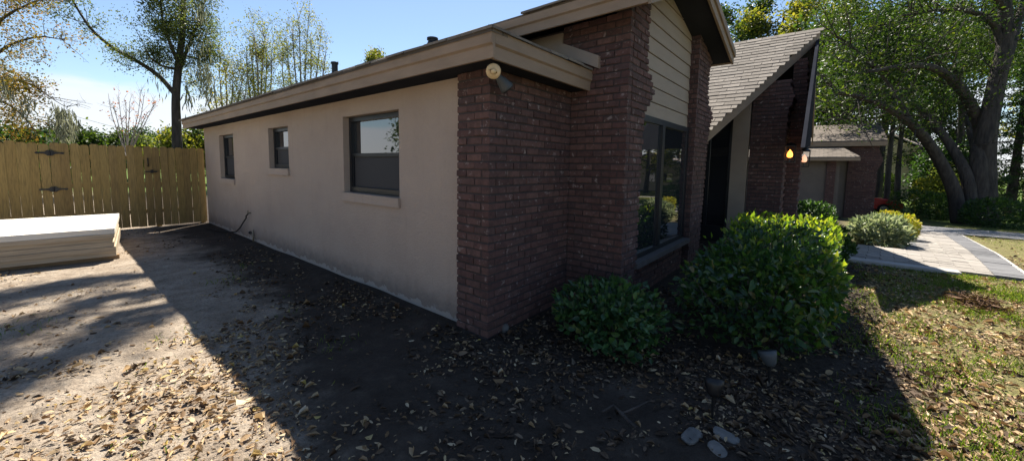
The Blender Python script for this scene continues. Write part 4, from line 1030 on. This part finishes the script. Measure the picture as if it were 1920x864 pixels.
# bright trees behind the steep roof
for k, (px, top, D, mat, w, lab) in enumerate(((1400, 15, 34, 'leaf_oak', 4.5, 'green tree behind the gable, left of the sunny yellow crowns'), (1470, 22, 31, 'leaf_lime', 4.0, 'sunny yellow green tree above the steep shingled roof'), (1550, -5, 33, 'leaf_lime', 4.6, 'yellow green tree behind the tip of the steep roof'),
                                       (1590, 70, 24, 'leaf_dark', 4.2, 'shaded tree above the garage roof'), (1680, 30, 32, 'leaf_dark', 5.0, 'tall dark tree behind the upper oak limbs'), (1810, 20, 33, 'leaf_oak', 5.0, 'tall green tree behind the main oak trunk'), (1745, 190, 40, 'leaf_oak', 4.0, 'green tree framed by the arching oak limbs'), (1778, 290, 34, 'leaf_dark', 1.9, 'low green tree right of the neighbouring house'))):
    b = at(px, top, D); z0 = float(gz(b[0], b[1])); gtree('crown_tree', lab, (b[0], b[1], z0), b[2]-z0, .35, 16, w, mat, .26, 16, .45, 110+k, RT, up=.35, crown0=.55 if k in (3, 4, 5) else .25)
# conifer with drooping tiers at the right edge
g = np.random.default_rng(121); b = at(1895, 380, 25); z0 = float(gz(b[0], b[1])); tr = [np.array([b[0], b[1], z0+z]) for z in np.linspace(-.3, 11, 8)]
limbs = [(tr, list(np.linspace(.28, .05, 8)))]; P = []
for k in range(64):
    z = 1.2+9.6*k/64; az = k*2.4; l = 2.9*(1-k/75)*g.uniform(.8, 1.1); d = np.array([math.cos(az), math.sin(az), 0]); p = np.array([b[0], b[1], z0+z])
    q = [p, p+d*l*.5+(0, 0, -.05), p+d*l+(0, 0, -.3)]; limbs.append((q, [.035, .02, .006]))
    for t in np.linspace(.15, 1, 12): P.append(np.repeat((p+d*l*t+(0, 0, -.3*t*t))[None], 12, 0)+g.normal(0, 1, (12, 3))*(.2, .2, .07))
P = np.concatenate(P); tree_obj('conifer', 'dark tiered conifer behind the oak at the right edge', (b[0], b[1], z0), limbs, [('crown', P, g.uniform(.15, .3, len(P)), 'leaf_dark', dict(aspect=.25, g=g))], group=RT)
# slender trunks and low hedge by the car
for k, (px, top, bot, D, lab) in enumerate(((1652, 262, 385, 27, 'slim leaning trunk right at the garage corner'), (1672, 225, 385, 25, 'slim dark trunk before the neighbouring house, left of two'), (1690, 225, 385, 25.5, 'forked slim trunk before the neighbouring house, right of two'))):
    q = px_limb([(px-12+2*k, bot), (px-5, (top+bot)/2), (px+3, top), (px+6, top-60)], D, .17, .08); a, t = twigs(np.random.default_rng(k), q[0], 9, 1.8, .03, .4, 3, t0=.4)
    bb = q[0][0]; gg = np.random.default_rng(k+3); P = foliage(gg, t, 8, .3)
    q[0][0][2] = float(gz(bb[0], bb[1]))-.2
    tree_obj('slender_tree', lab, (bb[0], bb[1], float(gz(bb[0], bb[1]))), [q]+a, [('crown', P, gg.uniform(.1, .2, len(P)), 'leaf_oak', dict(aspect=.5, g=gg))], group=RT)
def bushrow(px, py, D, rad, mat, lab, seed, size=.12, n=2600, name='shrub'):
    b = at(px, py, D); b[2] = float(gz(b[0], b[1])); P = shell(n, b+(0, 0, rad[2]*.9), rad, .4, seed=seed); P = P[P[:, 2] > b[2]+.02]
    return shrub(name, lab, P, size, mat, tuple(b), 8, 0, group='bushes along the drive')
bushrow(1725, 395, 21, (2.6, 1.2, .75), 'leaf_dark', 'dark clipped hedge behind the yellow shrub', 131)
bushrow(1790, 395, 20, (2.0, 1.2, .7), 'leaf_dark', 'dark shaded bush left of the oak foot', 132)
bushrow(1868, 405, 15.5, (1.2, .9, .6), 'leaf_dark', 'dark bush at the right of the oak foot', 133)
bushrow(1770, 350, 24, (1.6, 1.4, 1.3), 'leaf_lime', 'sunlit loose bush seen under the lowest oak limb', 134, .2)
bushrow(1657, 372, 37, (.9, .9, 1.3), 'leaf_oak', 'fern like green bush behind the red car', 135, .2)
bushrow(1900, 345, 30, (3.0, 2.0, 1.6), 'leaf_oak', 'shaded green thicket at the right edge behind the oak', 136, .22)
bushrow(1800, 340, 33, (3.0, 2.0, 2.0), 'leaf_olive', 'grey green thicket behind the lowest oak limb', 137, .22, 3200)
# bright lawn patch across the drive
sheet('lawn', [(26, -9), (26, -15.5), (44, -15.5), (44, -9)], 'grass_blade', .03, 10)
sheet('pavement', [(30, -11.0), (30, -11.7), (60, -11.7), (60, -11.0)], 'concrete', .06, 10)

# tree behind the house whose high limbs shade the sand (crown above the picture)
g = np.random.default_rng(141); b = np.array([18., 8, float(gz(18, 8))])
limbs = [(bez([b+(0, 0, -.3), b+(.1, .1, 4), b+(-.2, .2, 8), b+(-.5, .4, 12), b+(-.5, .5, 16)], 4), list(np.linspace(.45, .15, 17)))]; tips = []
k_ = SUN/SUN[2]; H = 13.5
shade = [((-.9, 3.9), (-.3, 4.4), (.25, 5.0), (.85, 5.5)), ((-1.2, 5.3), (-.5, 5.6), (.2, 6.1), (.6, 6.25)), ((-1.4, 6.9), (-.6, 7.1), (0, 7.3), (.4, 7.45))]
for i, S_ in enumerate(shade):
    pts = [np.array([x, y, 0])+k_*(H+.3*i) for x, y in S_[::-1]]
    q = bez([b+(-.3, .3, 9.5+i), b+(-5, 1.5, 12.2)]+pts, 4); limbs.append((q, list(np.linspace(.2, .03, len(q)))))
    a, t = twigs(g, np.array(bez(pts, 4)), 22, .5, .02, .0, 3, t0=0); limbs += a; tips += t
P = foliage(g, tips, 9, .14)
tree_obj('shade_tree', 'oak behind the house whose high limbs throw shadows on the sand', tuple(b), limbs, [('crown', P, g.uniform(.1, .18, len(P)), 'leaf_oak', dict(aspect=.55, g=g))])

# ------------------------------------------------------------------ car and neighbouring houses
cx_, cy_ = 34.2, -1.55; cz_ = float(gz(cx_, cy_-1.5))
car = empty('parked_car', 'red car parked beyond the garage corner, bonnet showing', 'car'); 
def carpart(name, mb, mat, smooth=False, parent=car): return part(name, mb, mat, parent, smooth)
prof_c = [(-2.15, .35), (-2.2, .6), (-2.1, .78), (-1.3, .95), (-.95, .98), (.9, 1.0), (2.0, .98), (2.15, .8), (2.15, .38), (1.75, .3), (-1.75, .3)]   # y, z; nose at -y
mb = MB(); nsec = [(-.88, .93, .06), (-.8, 1, 0), (.8, 1, 0), (.88, .93, .06)]; npf = len(prof_c); V = []
for xo, sc, dz in nsec: V += [(cx_+xo, cy_+y*(.97 if abs(xo) > .85 else 1), cz_+.3+(z-.3)*sc+dz*.3) for y, z in prof_c]
Fc = [tuple(range(npf))[::-1], tuple(range(3*npf, 4*npf))]+[(a*npf+i, a*npf+(i+1) % npf, (a+1)*npf+(i+1) % npf, (a+1)*npf+i) for a in range(3) for i in range(npf)]
body = carpart('body', MB().add(V, Fc), 'car_paint')
cab = [(-1.05, .97), (-.35, 1.40), (.75, 1.43), (1.5, 1.0)]
carpart('cabin', MB().prism([(cx_-.68, cy_+y, cz_+z) for y, z in cab], (1.36, 0, 0)), 'glass')
carpart('roof', MB().prism([(cx_-.66, cy_-.36, cz_+1.41), (cx_+.66, cy_-.36, cz_+1.41), (cx_+.66, cy_+.78, cz_+1.44), (cx_-.66, cy_+.78, cz_+1.44)], (0, 0, .03)), 'car_paint')
for sx in (-1, 1):
    carpart('headlight', MB().box(cx_+sx*.62-.17, cx_+sx*.62+.17, cy_-2.19, cy_-2.08, cz_+.6, cz_+.74), 'chrome')
    for yy in (-1.35, 1.35):
        wl = carpart('wheel', MB().lathe([(.31, -.1), (.33, -.07), (.33, .07), (.31, .1)], (cx_+sx*.8, cy_+yy, cz_+.32), (1, 0, 0), 18), 'rubber')
        carpart('rim', MB().lathe([(.2, -.11), (.2, .11)], (cx_+sx*.8, cy_+yy, cz_+.32), (1, 0, 0), 12), 'chrome', parent=wl)
settle(car, (cx_, cy_, cz_))
def far_house(c, wx, wy, h, rh, label, rot=0, win=2):
    H_ = empty('neighbour_house', label, 'house'); z = float(gz(c[0], c[1]))
    def P_(name, mb, mat, p=H_): 
        o = mk(name, mb, mat, p); return o
    P_('wall', MB().prism([(-wx, -wy, -.3), (wx, -wy, -.3), (wx, -wy, h), (0, -wy, h+rh*.93), (-wx, -wy, h)], (0, 2*wy, 0)), 'far_wall')
    for s in (-1, 1): P_('roof', MB().prism([(0, -wy-.5, h+rh), (s*(wx+.6), -wy-.5, h-.2), (s*(wx+.6), wy+.5, h-.2), (0, wy+.5, h+rh)], (0, 0, .15)), 'far_roof')
    for k in range(win):
        x = -wx*.5+k*wx*1.0/max(1, win-1)
        for sgn in (-1, 1):
            f_ = P_('window', MB().box(x-.6, x+.6, sgn*wy-.05, sgn*wy+.05, 1.0, 2.2), 'trim'); P_('pane', MB().box(x-.5, x+.5, sgn*wy-.07, sgn*wy+.07, 1.1, 2.1), 'glass', f_)
    H_.location = (c[0], c[1], z); H_.rotation_euler = (0, 0, rot)
b = at(1685, 340, 44); far_house((b[0], b[1]), 5.5, 6, 3.2, 3.4, 'neighbouring house with pinkish gable roof seen between slim trunks', R(75))
far_house((50, -17.5), 5, 4, 2.8, 1.7, 'tan house beyond the drive, mirrored in the tall window', R(80), 3)
far_house((-26, 14), 7, 5, 2.8, 2.2, 'low house beyond the side yard, mirrored in the side windows', R(80), 2)
# trees across the street and beside the yard: what the windows mirror
FT = 'trees mirrored in the windows'
yard = (((41, -15, 10, 4.0, 'leaf_lime'), 'yellow green tree left of the tan house beyond the drive'), ((49, -26, 13, 5, 'leaf_oak'), 'broad oak behind the tan house beyond the drive'),
        ((62, -19, 14, 5, 'leaf_lime'), 'tall yellow green tree right of the tan house beyond the drive'), ((35, -18, 11, 4.5, 'leaf_oak'), 'oak across the street before the tan house'),
        ((16, -28, 11, 4.5, 'leaf_oak'), 'oak across the street from the front lawn'), ((-13, 21, 9, 3.6, 'leaf_oak'), 'oak in the side yard mirrored in the middle window'),
        ((-17, 9, 8, 3.5, 'leaf_olive'), 'olive tree in the side yard nearest the camera'), ((-20, 30, 11, 4.5, 'leaf_oak'), 'large oak at the far end of the side yard'))
for k, ((x, y, h, w, mat), lab) in enumerate(yard):
    gtree('yard_tree', lab, (x, y, float(gz(x, y))), h, .3, 14, w, mat, .28, 12, .4, 150+k, FT, up=.35, crown0=.25)
# power lines over the back yard
for k, (a, b_, lab) in enumerate((((-40, 150), (420, 262), 'upper overhead wire crossing the sky behind the bare tree'), ((-40, 176), (420, 275), 'lower overhead wire crossing the sky behind the bare tree'))):
    A = at(*a, 26); B = at(*b_, 34); pts = [A+(B-A)*t+np.array([0, 0, -1.1*4*t*(1-t)]) for t in np.linspace(-.6, 1.4, 20)]
    tag(mk('overhead_wire', MB().tube(pts, .012, 5), 'iron'), lab, 'wire', 'overhead wires')
